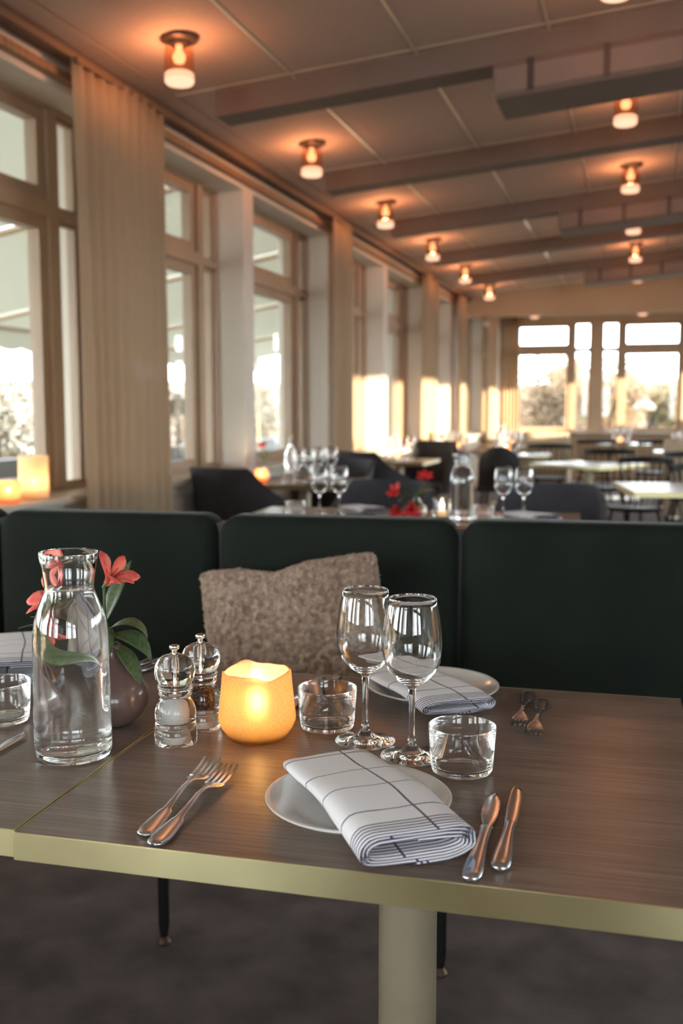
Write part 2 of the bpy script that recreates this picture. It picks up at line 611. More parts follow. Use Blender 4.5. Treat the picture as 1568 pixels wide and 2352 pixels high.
# ceiling: sloping soffit with boards and bright joint strips
def sloped(bm, x0, x1, y0, y1, d0, d1):
    """box that follows the ceiling slope, d = distance below the ceiling"""
    vs_ = [bm.verts.new((x, y, ceil(x) - d)) for d in (d1, d0) for x, y in ((x0, y0), (x1, y0), (x1, y1), (x0, y1))]
    for f in ((3, 2, 1, 0), (4, 5, 6, 7), (0, 1, 5, 4), (1, 2, 6, 5), (2, 3, 7, 6), (3, 0, 4, 7)):
        bm.faces.new([vs_[i] for i in f])
bm = bmesh.new(); sloped(bm, -2.9, 5.3, -3.6, YH + .1, -0.25, -0.018)
ceiling = struct(ob('ceiling', bm, 'plaster', smooth=False), 'sloping ceiling of large boards with bright joint strips')
PX = [-2.30 + 0.61 * i for i in range(10)]
PY = [4.74 + 1.8 * k for k in range(-3, 6)]
bm = bmesh.new()
G = 0.007
vs_ = [bm.verts.new((x, y, 0.085 * x - d)) for d in (0.0, -0.018) for x, y in ((G, G), (.61 - G, G), (.61 - G, 1.8 - G), (G, 1.8 - G))]
for f in ((3, 2, 1, 0), (4, 5, 6, 7), (0, 1, 5, 4), (1, 2, 6, 5), (2, 3, 7, 6), (3, 0, 4, 7)):
    bm.faces.new([vs_[i] for i in f])
board = ob('ceiling_board', bm, 'ceiling_board', ceiling, smooth=False)
first = True
for x in PX[:-1]:
    for y in PY:
        if y > 13: continue
        o = board if first else inst(board, ceiling)
        first = False
        o.location = (x, y, ceil(x))
for x in PX[1:]:
    bm = bmesh.new(); sloped(bm, x - .007, x + .007, PY[0], YH, -0.01, 0.004)
    ob('joint_strip', bm, 'strip', ceiling, smooth=False)
for y in PY:
    bm = bmesh.new(); sloped(bm, PX[0], PX[-1], y - .006, y + .006, -0.01, 0.003)
    ob('joint_strip', bm, 'strip', ceiling, smooth=False)
# margin between boards and window wall
bm = bmesh.new(); sloped(bm, -2.52, PX[0] - .004, -3.2, YH, -0.018, 0.0)
ob('margin_board', bm, 'ceiling_board', ceiling, smooth=False)

# beams across the ceiling
for k in range(6):
    y = 4.80 + 1.8 * k - (1.8 if k == 5 else 0) * 6 * 0
    if y > 13.4: continue
    bm = bmesh.new(); sloped(bm, -2.11, 5.0, y, y + .175, 0.0, 0.118)
    b = ob('trim_%d' % (k + 1), bm, 'beam', smooth=False)
    struct(b, 'brown beam across the ceiling')
bm = bmesh.new(); sloped(bm, -2.11, 5.0, 3.0, 3.175, 0.0, 0.118)
struct(ob('trim_7', bm, 'beam', smooth=False), 'brown beam across the ceiling')
ordn = ['nearest', 'middle', 'farthest']
for i, k in enumerate((0, 2, 4)):
    y = 4.80 + 1.8 * k
    t = thing('air_duct', 'boxy brown ceiling duct with dark straps, %s of the three' % ordn[i], 'duct', (-0.72, y, ceil(-.72)))
    bm = bmesh.new()
    d = [(-.01, .118), (-.03, .15), (-.03, .255), (-.01, .275), (.34, .275), (.36, .255), (.36, .15), (.34, .118)]
    rings = []
    for x in (0.0, 0.012, 4.0):
        e = 0.012 if x == 0 else 0
        rings.append([(x, yy * 1.0 + (e if yy < .1 else -e), 0.085 * x - max(dd - (e if dd > .2 else 0), 0)) for yy, dd in d])
    loft(bm, rings)
    ob('duct_body', bm, 'duct', t, angle=25)
    bm = bmesh.new()
    box(bm, 0, .028, -.036, -.028, -.262, -.122)
    s0 = ob('strap', bm, 'dark_strap', t, smooth=False)
    for j in range(6):
        x = .16 + .335 * j
        s = s0 if j == 0 else inst(s0, t)
        s.location = (x, 0, .085 * x)

# ---------------- windows
def window(W, H, narrow=0.26, tz=0.0, far=True):
    """local: x along the wall, y outward, z up from the sill; returns the frame with its parts"""
    F, MU, D = 0.022, 0.08, 0.09
    bm = bmesh.new()
    box(bm, 0, F, 0, D, 0, H); box(bm, W - F, W, 0, D, 0, H)
    box(bm, F, W - F, 0, D, 0, F); box(bm, F, W - F, 0, D, H - F, H)
    fr = ob('window_frame', bm, 'frame', smooth=False)
    if far:
        m0, m1 = W - F - narrow - MU, W - F - narrow
        main, nar = (F, m0), (m1, W - F)
    else:
        m0, m1 = F + narrow, F + narrow + MU
        main, nar = (m1, W - F), (F, m0)
    box_ob('mullion', 'frame', fr, m0, m1, -.01, D, F, H - F)
    T = 0.075
    box_ob('transom', 'frame', fr, main[0], main[1], -.012, D, tz, tz + T)
    box_ob('transom', 'frame', fr, nar[0], nar[1], -.006, D, tz + .01, tz + T - .02)
    S = 0.058
    for (a, b), (z0, z1), big in ((main, (F, tz), 1), (main, (tz + T, H - F), 1), (nar, (F, tz + .01), 0), (nar, (tz + T - .02, H - F), 0)):
        s = S if big else 0.02
        bm = bmesh.new()
        y0, y1 = (.012, .075) if big else (.03, .06)
        box(bm, a, a + s, y0, y1, z0, z1); box(bm, b - s, b, y0, y1, z0, z1)
        box(bm, a + s, b - s, y0, y1, z0, z0 + s); box(bm, a + s, b - s, y0, y1, z1 - s, z1)
        sash = ob('sash', bm, 'frame', fr, smooth=False)
        box_ob('pane', 'pane', sash, a + s, b - s, .040, .046, z0 + s, z1 - s)
    return fr

def portal(loc, rotz, W, H):
    l = bpy.data.lights.new('window_portal', 'AREA')
    l.shape = 'RECTANGLE'; l.size = W; l.size_y = H
    l.cycles.is_portal = True
    o = bpy.data.objects.new('window_portal', l)
    COL.objects.link(o)
    o.location = loc
    o.rotation_euler = (R(90), 0, rotz)
    return o

WL, HL = 1.63, TOP - SILL
wn = 1
wproto = window(WL, HL, narrow=0.215, tz=2.09 - SILL)
OPEN = [(6.1 + 1.8 * k - WL, 6.1 + 1.8 * k) for k in range(-4, 5)] + [(15.95 - WL, 15.95), (17.7 - WL, 17.7)]
OPEN[3] = (2.67, 4.48)
OPEN[4] = (4.62, 6.1)
wall = bmesh.new()
box(wall, -2.93, XW, Y0 - .4, Y1 + .4, 0, SILL)                 # below the sills
box(wall, -2.93, XW, Y0 - .4, Y1 + .4, TOP, 3.0)                # lintel
prev = Y0 - .4
for a, fe in OPEN:
    box(wall, -2.93, XW, prev, a, SILL, TOP)
    prev = fe
box(wall, -2.93, XW, prev, Y1 + .4, SILL, TOP)
wall_left = struct(ob('wall_left', wall, 'plaster', smooth=False), 'pale window wall with deep reveals along the left')
def placew(loc, rotz, label, proto):
    global wn
    c = copy_tree(proto)
    c.location = loc; c.rotation_euler = (0, 0, rotz)
    c.name = 'window_%d' % wn
    struct(c, label)
    wn += 1
    return c
protos = {round(WL, 3): wproto}
for i, (a, fe) in enumerate(OPEN):
    W_ = fe - a
    if round(W_, 3) not in protos: protos[round(W_, 3)] = window(W_, HL, narrow=0.215, tz=2.09 - SILL)
    placew((-2.68, a, SILL), R(90), 'tall divided window in the left wall', protos[round(W_, 3)])
    portal((-2.90, (a + fe) / 2, (SILL + TOP) / 2), R(-90), W_, HL)
    s = box_ob('window_sill', 'sill', wall_left, -2.68, -2.44, a - .03, fe + .03, SILL - .03, SILL + .004, bev=.006, seg=2)
    # heater casing slats below the sill
    for j in range(5):
        z = .18 + .115 * j
        box_ob('heater_slat', 'sill', wall_left, XW - .002, XW + .03, a + .05, fe - .05, z, z + .085)

# far wall with its windows
wall = bmesh.new()
HF, SF = 2.70, 0.80
A = [(-2.27, -.93), (-.765, .57), (.70, 2.04), (2.2, 3.535)]
box(wall, -2.9, 5.4, Y1, Y1 + .35, 0, SF); box(wall, -2.9, 5.4, Y1, Y1 + .35, HF, 3.6)
prev = -2.9
for a, b in A:
    box(wall, prev, a, Y1, Y1 + .35, SF, HF); prev = b
box(wall, prev, 5.4, Y1, Y1 + .35, SF, HF)
wall_back = struct(ob('wall_back', wall, 'plaster_tan', smooth=False), 'tan far wall with wide windows')
pA = window(1.34, HF - SF, tz=2.19 - SF)
pB = window(1.335, HF - SF, tz=2.19 - SF, far=False)
for i, (a, b) in enumerate(A):
    placew((a, Y1 + .04, SF), 0, 'wide divided window in the far wall', pA if i % 2 == 0 else pB)
    portal(((a + b) / 2, Y1 + .2, (SF + HF) / 2), R(180), b - a, HF - SF)
box_ob('window_sill', 'sill', wall_back, -2.45, 3.6, Y1 - .16, Y1 + .04, SF - .03, SF, bev=.005)

# right wall (beyond the frame): windows that let the low sun in
RT, RS = 2.30, 1.40
RE = [2.56 + 1.8 * k for k in range(8)]
wall = bmesh.new()
box(wall, XR, XR + .25, Y0 - .4, Y1 + .4, 0, RS); box(wall, XR, XR + .25, Y0 - .4, Y1 + .4, RT, 3.7)
prev = Y0 - .4
for a in RE:
    box(wall, XR, XR + .25, prev, a, RS, RT); prev = a + WL
box(wall, XR, XR + .25, prev, Y1 + .4, RS, RT)
wall_right = struct(ob('wall_right', wall, 'plaster', smooth=False))
def plain_window(W, H):
    bm = bmesh.new()
    F, D = .05, .08
    box(bm, 0, F, 0, D, 0, H); box(bm, W - F, W, 0, D, 0, H); box(bm, F, W - F, 0, D, 0, F); box(bm, F, W - F, 0, D, H - F, H)
    fr = ob('window_frame', bm, 'frame', smooth=False)
    box_ob('pane', 'pane', fr, F, W - F, .04, .046, F, H - F)
    return fr
pR = plain_window(WL, RT - RS)
for a in RE:
    placew((XR + .06, a + WL, RS), R(-90), 'window in the right wall', pR)
    portal((XR + .2, a + WL / 2, (RS + RT) / 2), R(90), WL, RT - RS)
# rear wall behind the camera
RB = [(-2.38, -1.25), (.8, 2.43), (2.8, 4.43)]  # unseen windows; the right-hand two are added for fill light
wall = bmesh.new()
box(wall, -2.9, 5.4, Y0 - .3, Y0, 0, SILL); box(wall, -2.9, 5.4, Y0 - .3, Y0, TOP, 3.7)
prev = -2.9
for a, b in RB:
    box(wall, prev, a, Y0 - .3, Y0, SILL, TOP); prev = b
box(wall, prev, 5.4, Y0 - .3, Y0, SILL, TOP)
struct(ob('wall_rear', wall, 'plaster', smooth=False))
for a, b in RB:
    if round(b - a, 3) not in protos: protos[round(b - a, 3)] = window(b - a, HL, narrow=0.215, tz=2.09 - SILL)
    placew((b, Y0 - .08, SILL), R(180), 'unseen window in the rear wall, placed for its light', protos[round(b - a, 3)])
    portal(((a + b) / 2, Y0 - .25, (SILL + TOP) / 2), 0, b - a, HL)
for p in list(protos.values()) + [pA, pB, pR]:
    for ch in kids(p):
        for g in kids(ch): bpy.data.objects.remove(g)
        bpy.data.objects.remove(ch)
    bpy.data.objects.remove(p)

# header and the lower ceiling of the far end
bm = bmesh.new(); box(bm, -2.55, 5.1, YH, YH + .22, 2.50, 3.6)
struct(ob('wall_header', bm, 'plaster_tan', smooth=False), 'tan header beam above the far end of the room')
bm = bmesh.new(); box(bm, -2.9, 5.3, YH + .2, Y1 + .2, 2.80, 3.0)
struct(ob('ceiling_far', bm, 'plaster_tan', smooth=False), 'lower ceiling over the far end')
bm = bmesh.new(); box(bm, XW, XW + .014, Y0, Y1, 0, .10)
struct(ob('baseboard_left', bm, 'frame', smooth=False))

# curtain rail, and a brown strip painted in for the lintel shadow
tag(box_ob('curtain_rail', 'rail', None, -2.455, -2.40, Y0, YH, 2.705, 2.745, bev=.006), 'brown curtain rail running along the top of the window wall', 'curtain rail')
struct(box_ob('trim_8', 'lintel_shade', None, XW, XW + .045, Y0, YH, 2.63, 2.665), 'brown strip painted in for the shadow band above the windows')

# curtains
def curtain(x, ya, yb, z0, z1, folds, amp, label, seed, along='y'):
    rnd = random.Random(seed)
    ph = [rnd.uniform(0, 6.28) for _ in range(4)]
    bm = bmesh.new()
    nu, nv = folds * 10, 14
    rows = []
    for j in range(nv + 1):
        v = j / nv
        z = z0 + (z1 - z0) * v
        row = []
        for i in range(nu + 1):
            s = i / nu
            pinch = 1 - 0.05 * math.sin(math.pi * v)
            y = (ya + yb) / 2 + (s - .5) * (yb - ya) * pinch
            a = amp * (0.75 + 0.35 * math.sin(3.1 * s * folds / 4 + ph[0]))
            dx = a * math.sin(2 * math.pi * folds * s + ph[1] + .5 * math.sin(4 * s + ph[2])) * (1 - .25 * v)
            dx += 0.012 * math.sin(2.2 * v + 7 * s + ph[3])
            row.append(bm.verts.new((x + dx, y, z) if along == 'y' else (y, x + dx, z)))
        rows.append(row)
    for a, b in zip(rows[:-1], rows[1:]):
        for i in range(nu):
            bm.faces.new((a[i], a[i + 1], b[i + 1], b[i]))
    t = thing('curtain', label, 'curtain', (0, 0, 0))
    o = ob('curtain_fabric', bm, 'linen', t, angle=180)
    md = o.modifiers.new('thick', 'SOLIDIFY'); md.thickness = 0.0015
    b4 = (x - .012, x + .012, ya, yb) if along == 'y' else (ya, yb, x - .012, x + .012)
    box_ob('heading_tape', 'rail', t, *b4, z1 - .02, z1 + .004)
    return t
curtain(-2.375, 3.93, 4.80, .02, 2.70, 9, .019, 'wide beige linen curtain beside the nearest window', 1)
curtain(-2.375, 7.62, 8.18, .02, 2.70, 7, .024, 'beige linen curtain gathered between third and fourth window', 2)
curtain(-2.375, 11.05, 11.75, .02, 2.70, 8, .030, 'beige linen curtain gathered near the far lamps', 3)
curtain(-2.375, 13.15, 13.75, .02, 2.70, 7, .030, 'beige linen curtain just before the header beam', 4)
curtain(-2.375, 15.75, 16.6, .02, 2.78, 8, .030, 'beige linen curtain on the side wall beyond the header', 5)
curtain(17.80, -2.44, -2.12, .02, 2.78, 5, .030, 'short linen curtain in the far left corner', 6, 'x')

# ================================================================== LAMPS
def ceiling_lamp(x, y, z, label, power=3.2):
    t = thing('ceiling_lamp', label, 'lamp', (x, y, z), 0, 'glass ceiling lamps')
    bm = bmesh.new(); lathe(bm, [(0, 0.01), (.082, .01), (.084, 0), (.080, -.012), (.05, -.018), (.045, -.03), (0, -.03)], 24)
    ob('mount', bm, 'bronze', t)
    bm = bmesh.new(); lathe(bm, [(.058, -.03), (.062, -.05), (.065, -.10), (.065, -.175), (.062, -.175), (.062, -.10), (.059, -.05), (.055, -.03)], 24)
    ob('glass_shade', bm, 'lamp_glass', t)
    bm = bmesh.new(); lathe(bm, [(0, -.145), (.058, -.145), (.0635, -.152), (.0635, -.182), (.056, -.192), (0, -.192)], 24)
    ob('diffuser', bm, 'diffuser', t)
    bm = bmesh.new(); lathe(bm, [(0, -.03), (.014, -.03), (.014, -.05), (.026, -.07), (.028, -.085), (.02, -.102), (0, -.108)], 16)
    ob('bulb', bm, 'bulb', t)
    l = bpy.data.lights.new('lamp_light', 'POINT')
    l.energy = power; l.color = (1.0, 0.50, 0.26); l.shadow_soft_size = 0.02
    lo = bpy.data.objects.new('lamp_light', l); COL.objects.link(lo)
    lo.parent = t; lo.location = (0, 0, -.122)
    return t
LY = [4.10 + 1.797 * k for k in range(6)]
LN = ['nearest the camera', 'second along', 'third along', 'fourth along', 'fifth along', 'last before the header']
for k, y in enumerate(LY):
    ceiling_lamp(-1.97, y, ceil(-1.97), 'glowing glass ceiling lamp in the window-side row, ' + LN[k])
LN2 = ['cut off by the top edge', 'beside the nearest duct', 'between first and second duct', 'hidden partly by second duct', 'below the farthest duct', 'nearest the header']
for k, y in enumerate(LY):
    ceiling_lamp(-.155, y, ceil(-.155), 'glowing glass ceiling lamp in the right-hand row, ' + LN2[k])
ceiling_lamp(-1.70, 16.0, 2.80, 'small glowing lamp beyond the header, left one', 2)
ceiling_lamp(-0.09, 16.0, 2.80, 'small glowing lamp beyond the header, right one', 2)

# ================================================================== TABLES
def table(W, D, label, loc, rotz, group=None, fine=True, h=0.74, sub='tables'):
    """origin: front left corner at floor level; x along the front edge, y to the back"""
    t = thing('dining_table', label, 'table', loc, rotz, group)
    E_, TH = 0.0022, 0.031
    bm = bmesh.new(); box(bm, E_, W - E_, E_, D - E_, h - TH, h)
    ob('table_top', bm, 'wood', t, smooth=False)
    for nm, b in (('front', (0, W, 0, E_)), ('back', (0, W, D - E_, D)), ('left', (0, E_, E_, D - E_)), ('right', (W - E_, W, E_, D - E_))):
        bm = bmesh.new()
        box(bm, *b, h - TH - .001, h + .0003, bev=0.0006 if fine else 0)
        ob('brass_edge', bm, 'brass', t, smooth=fine)
    bm = bmesh.new()
    r = .0405
    lathe(bm, [(0, .012), (r, .012), (r, h - TH - .008), (0, h - TH - .008)], 40 if fine else 16, W / 2, D / 2)
    ob('column', bm, 'column', t)
    bm = bmesh.new()
    lathe(bm, [(0, 0), (.22, 0), (.225, .004), (.222, .012), (.06, .018), (0, .018)], 48 if fine else 20, W / 2, D / 2)
    ob('foot_plate', bm, 'column', t)
    bm = bmesh.new(); box(bm, W / 2 - .16, W / 2 + .16, D / 2 - .16, D / 2 + .16, h - TH - .008, h - TH)
    ob('mounting_plate', bm, 'black_metal', t, smooth=False)
    return t
PHI = R(2.8)
U = Vector((math.cos(PHI), math.sin(PHI), 0)); V = Vector((-math.sin(PHI), math.cos(PHI), 0))
TC0 = Vector((-0.661, 0.921, 0))
TZ = 0.7405
table(.765, .7235, 'brown wood table with brass edge in the foreground, right of the seam', TC0, PHI)
table(.765, .7235, 'brown wood table with brass edge, cut by the left picture edge', TC0 - U * .7668 + V * .006, PHI)

# ================================================================== BENCH
BR = R(5.2)
bench = thing('bench', 'dark green velvet bench with padded back panels behind the table', 'bench', (-.381, 2.147, 0), BR)
PW = .556
for i in range(-3, 2):
    x0, x1 = i * PW + .0035, (i + 1) * PW - .0035
    # back panel: rounded rectangle extruded with soft edges
    bm = bmesh.new()
    def rrect(x0, x1, z0, z1, r, n=6):
        pts = []
        for cx, cz, a0 in ((x1 - r, z0 + r, -90), (x1 - r, z1 - r, 0), (x0 + r, z1 - r, 90), (x0 + r, z0 + r, 180)):
            for k in range(n + 1):
                a = R(a0 + 90 * k / n)
                pts.append((cx + r * math.cos(a), cz + r * math.sin(a)))
        return pts
    rings = []
    for y, s in ((-.002, .030), (.004, .016), (.012, .006), (.022, .001), (.032, 0), (.085, 0), (.098, .004), (.105, .016)):
        rings.append([(x, y, z) for x, z in rrect(x0 + s, x1 - s, .40 + s, .965 - s, .045)])
    loft(bm, rings)
    ob('back_panel', bm, 'velvet', bench, angle=60)
    bm = bmesh.new(); box(bm, x0, x1, -.50, -.006, .365, .46, bev=.03, seg=4)
    ob('seat_panel', bm, 'velvet', bench)
bm = bmesh.new(); box(bm, -3 * PW + .02, 2 * PW - .02, -.45, .09, .340, .366)
ob('base_frame', bm, 'black_metal', bench, smooth=False)
bm = bmesh.new(); box(bm, -3 * PW + .02, 2 * PW - .02, .03, .09, .41, .945)
ob('gap_light_stop', bm, 'black_metal', bench, smooth=False)  # added to stop light leaking through the gaps between panels
for u in (-1.26, -.645, -.018, .60):
    bm = bmesh.new(); lathe(bm, [(0, .018), (.0085, .018), (.0125, .05), (.0125, .35), (0, .35)], 16)
    lg = ob('leg', bm, 'black_metal', bench, loc=(u, -.135, 0))
    bm = bmesh.new(); lathe(bm, [(0, 0), (.015, 0), (.016, .006), (.010, .014), (.0055, .019), (.0055, .028), (0, .028)], 16)
    ob('levelling_foot', bm, 'bronze', lg)

# ================================================================== PILLOW
def pillow():
    W, H, T = .405, .405, .075
    bm = bmesh.new()
    N_ = 150
    def outline(s, t):
        # corners pulled out, sides slightly hollow, top edge sagging
        k = 1 - .035 * (s * s * t * t) ** 5
        x = s * W / 2 * (1 - .025 * (1 - t * t)) * k
        z = t * H / 2 * (1 - .03 * (1 - s * s)) * k
        if t > 0: z -= .016 * t * max(0, 1 - abs(s + .15) * 2.6)
        return x, z
    def th(s, t):
        a = max(0.0, 1 - abs(s) ** 3.0) * max(0.0, 1 - abs(t) ** 3.0)
        return T * a ** 0.55 + .004
    grids = []
    for side in (-1, 1):
        g = []
        for j in range(N_ + 1):
            row = []
            for i in range(N_ + 1):
                s, t = 2 * i / N_ - 1, 2 * j / N_ - 1
                x, z = outline(s, t)
                y = side * th(s, t)
                p = Vector((x, y, z))
                # dimples and gathered curls of the pile
                y -= side * .012 * math.exp(-((s + .25) ** 2 + (t - .5) ** 2) * 9)
                q = p * 62 + Vector((0, side * 5, 0))
                d = noise.voronoi(q)[0][0]
                n2 = noise.noise(p * 150)
                dis = (.5 - d) * .011 + n2 * .003
                edge = 1.0
                row.append(bm.verts.new((x * (1 + dis * .6) + noise.noise(p * 90 + Vector((3, 0, 0))) * .002, y + side * dis * edge, z * (1 + dis * .6) + noise.noise(p * 90) * .002)))
            g.append(row)
        grids.append(g)
        for j in range(N_):
            for i in range(N_):
                bm.faces.new((g[j][i], g[j][i + 1], g[j + 1][i + 1], g[j + 1][i]))
    a, b = grids
    for i in range(N_):
        bm.faces.new((a[0][i], a[0][i + 1], b[0][i + 1], b[0][i])); bm.faces.new((a[N_][i], a[N_][i + 1], b[N_][i + 1], b[N_][i]))
        bm.faces.new((a[i][0], a[i + 1][0], b[i + 1][0], b[i][0])); bm.faces.new((a[i][N_], a[i + 1][N_], b[i + 1][N_], b[i][N_]))
    return bm
pl = thing('throw_pillow', 'fuzzy brown boucle pillow leaning against the green bench', 'pillow', (-.705, 2.0, .461))
pb = ob('pillow_cover', pillow(), 'boucle', pl, angle=180)
pb.location = (0, 0.0, .222)
pb.rotation_euler = (R(-7), R(-8.5), R(4))
# short curly pile standing off the cover: one uncountable piece
bm = bmesh.new()
rnd = random.Random(3)
src = pb.data
nv = len(src.vertices)
for k in range(14000):
    v = src.vertices[rnd.randrange(nv // 2)]
    p, n = v.co.copy(), v.normal.copy()
    t1 = n.orthogonal().normalized()
    t2 = n.cross(t1)
    a = rnd.uniform(0, 6.28)
    d1 = (t1 * math.cos(a) + t2 * math.sin(a))
    d2 = n.cross(d1)
    l = rnd.uniform(.0035, .0065); wd = .0009
    p1 = p + n * l * .45 + d1 * l * .45
    p2 = p + n * l * .25 + d1 * l * 1.0
    q = [p - d2 * wd, p + d2 * wd, p1 + d2 * wd, p1 - d2 * wd, p2]
    vv = [bm.verts.new(x) for x in q]
    bm.faces.new(vv[:4]); bm.faces.new((vv[3], vv[2], vv[4]))
fz = ob('pillow_pile', bm, 'boucle', pl, angle=180)
fz.location = pb.location; fz.rotation_euler = pb.rotation_euler
fz['kind'] = 'stuff'

# ================================================================== TABLEWARE
def wine_glass_mesh(seg):
    t = .0011
    out = [(0, 0.0), (.036, 0.0), (.0415, .0006), (.0425, .0016), (.0418, .0026), (.032, .0042), (.018, .0075), (.010, .0120), (.0062, .0190),
           (.0046, .030), (.0040, .050), (.0041, .080), (.0048, .093), (.0075, .0985), (.0140, .1020), (.0225, .1082), (.0310, .1180),
           (.0372, .1300), (.0402, .1430), (.0411, .1560), (.0402, .1720), (.0375, .1920), (.0340, .2090), (.0318, .2180)]
    inn = [(.0308, .2186), (.0306, .2180), (.0329, .2088), (.0364, .1918), (.0391, .1720), (.0400, .1560), (.0391, .1434), (.0360, .1308), (.0298, .1194), (.0210, .1104), (.0120, .1052), (0, .1032)]
    bm = bmesh.new(); lathe(bm, out + inn, seg)
    return bm
def wine_glass(label, loc, proto=[None, None], hero=True, group=None):
    k = 0 if hero else 1
    if proto[k] is None:
        o = ob('wine_glass', wine_glass_mesh(64 if hero else 20), 'glass', angle=50)
        proto[k] = o
    else:
        o = inst(proto[k])
    o.location = loc
    return tag(o, label, 'wine glass', group)
def tumbler(label, loc, proto=[None, None], hero=True, group=None):
    k = 0 if hero else 1
    if proto[k] is None:
        bm = bmesh.new()
        lathe(bm, [(0, .0012), (.030, .0008), (.0345, 0), (.0385, .0014), (.0398, .0045), (.0405, .010), (.0420, .030), (.0440, .0590), (.0436, .0606), (.0424, .0610), (.0418, .0600),
                   (.0399, .030), (.0384, .0120), (.0360, .0078), (.028, .0062), (0, .0058)], 64 if hero else 20)
        proto[k] = ob('water_tumbler', bm, 'glass', angle=50)
        o = proto[k]
    else:
        o = inst(proto[k])
    o.location = loc
    return tag(o, label, 'glass', group)
def carafe(label, loc, seg=64, h=1.0):
    t = thing('carafe', label, 'carafe', loc)
    out = [(0, .002), (.036, .0015), (.043, 0), (.0488, .003), (.0512, .010), (.0514, .030), (.0506, .100), (.0500, .155), (.0492, .172), (.0466, .189), (.0418, .205), (.0368, .217), (.0337, .225),
           (.0322, .2315), (.0326, .238), (.0348, .254), (.0392, .2775)]
    inn = [(.0384, .2796), (.0374, .2785), (.0331, .254), (.0306, .238), (.0301, .231), (.0315, .2235), (.0347, .215), (.0396, .203), (.0444, .188), (.0469, .171), (.0477, .155),
           (.0483, .100), (.0489, .030), (.0482, .0165), (.044, .0125), (.030, .0112), (0, .0105)]
    bm = bmesh.new(); lathe(bm, out + inn, seg)
    ob('carafe_glass', bm, 'glass', t, angle=50)
    wi = [(0, .0104), (.030, .0111), (.0441, .0124), (.0484, .0163), (.0491, .030), (.0485, .100), (.0479, .155), (.0471, .171), (.0446, .188), (.0398, .203), (.0349, .215), (.0317, .2235), (.0303, .2290), (.0290, .2286), (0, .2284)]
    bm = bmesh.new(); lathe(bm, wi, seg)
    ob('water', bm, 'water', t, angle=50)
    return t
def plate_mesh(seg):
    bm = bmesh.new()
    lathe(bm, [(0, .0030), (.058, .0030), (.060, 0), (.064, 0), (.068, .004), (.080, .0085), (.1060, .0185), (.1085, .0200), (.1088, .0212), (.1075, .0220), (.102, .0205), (.082, .0128), (.0745, .0095), (.069, .0068), (.060, .0062), (0, .0060)], seg)
    return bm
def plate(label, loc, proto=[None], group=None):
    if proto[0] is None:
        proto[0] = o = ob('side_plate', plate_mesh(72), 'china', angle=50)
    else:
        o = inst(proto[0])
    o.location = loc
    return tag(o, label, 'plate', group)

def napkin(label, loc, ang, L=.245, W=.122, h0=.017, h1=.034, drop=0.0, seed=1, name='folded_napkin', flap=True, group=None):
    """a cloth rolled flat; local +x is its length (opening at x = 0 end), lies on z = 0"""
    rnd = random.Random(seed)
    prof = []
    turns, d, n = 3.5, .0036, 26
    a_tot = turns * 2 * math.pi
    steps = int(turns * n)
    # flattened spiral (stadium) from inside out, unit half width 1
    pts = []
    for i in range(steps + 1):
        q = i / steps
        a = math.pi * .5 + a_tot * q
        k = 1 - (1 - q) * .62
        c, s = math.cos(a), math.sin(a)
        ex = 2 / 5.0
        pts.append((math.copysign(abs(c) ** ex, c) * (1 - (1 - q) * .22), math.copysign(abs(s) ** .8, s) * k))
    if flap:   # loose outer end
        pts += [(pts[-1][0] - .25, pts[-1][1] + .0), (pts[-1][0] - .55, pts[-1][1] - .02)]
    nl = 22
    bm = bmesh.new()
    uvl = bm.loops.layers.uv.new('UVMap')
    arc = [0.0]
    for p, q in zip(pts[:-1], pts[1:]):
        arc.append(arc[-1] + math.hypot((q[0] - p[0]) * W / 2, (q[1] - p[1]) * .014))
    tot = arc[-1]
    rows = []
    for j in range(nl + 1):
        v = j / nl
        h = h1 + (h0 - h1) * min(1, v * 1.25)
        wv = W * (1 - .05 * v + .04 * (1 - v) ** 2)
        row = []
        for i, (px, pz) in enumerate(pts):
            y = px * wv / 2
            z = h / 2 + pz * h / 2
            y += .0035 * math.sin(5 * v + seed) + .002 * noise.noise(Vector((v * 4, px, seed)))
            x = v * L + .006 * px * (1 - v) - .012 * (1 - v) ** 3 * (pz * .5) + .004 * noise.noise(Vector((px * 2, pz * 2, seed + v)))
            z += .0022 * noise.noise(Vector((v * 5, px * 1.6, seed + 9))) * min(1, (pz + 1) / 2 + .1)
            z -= drop * max(0, 1 - v * 2.2) ** 1.4
            row.append(bm.verts.new((x, y, z)))
        rows.append(row)
    for j in range(nl):
        for i in range(len(pts) - 1):
            f = bm.faces.new((rows[j][i], rows[j][i + 1], rows[j + 1][i + 1], rows[j + 1][i]))
            for lp, (jj, ii) in zip(f.loops, ((j, i), (j, i + 1), (j + 1, i + 1), (j + 1, i))):
                lp[uvl].uv = (tot - arc[ii], jj / nl * L)
    o = ob(name, bm, 'napkin', angle=180)
    md = o.modifiers.new('cloth', 'SOLIDIFY'); md.thickness = .0013; md.offset = 0
    o.location = loc
    o.rotation_euler = (0, 0, ang)
    return tag(o, label, 'napkin', group)

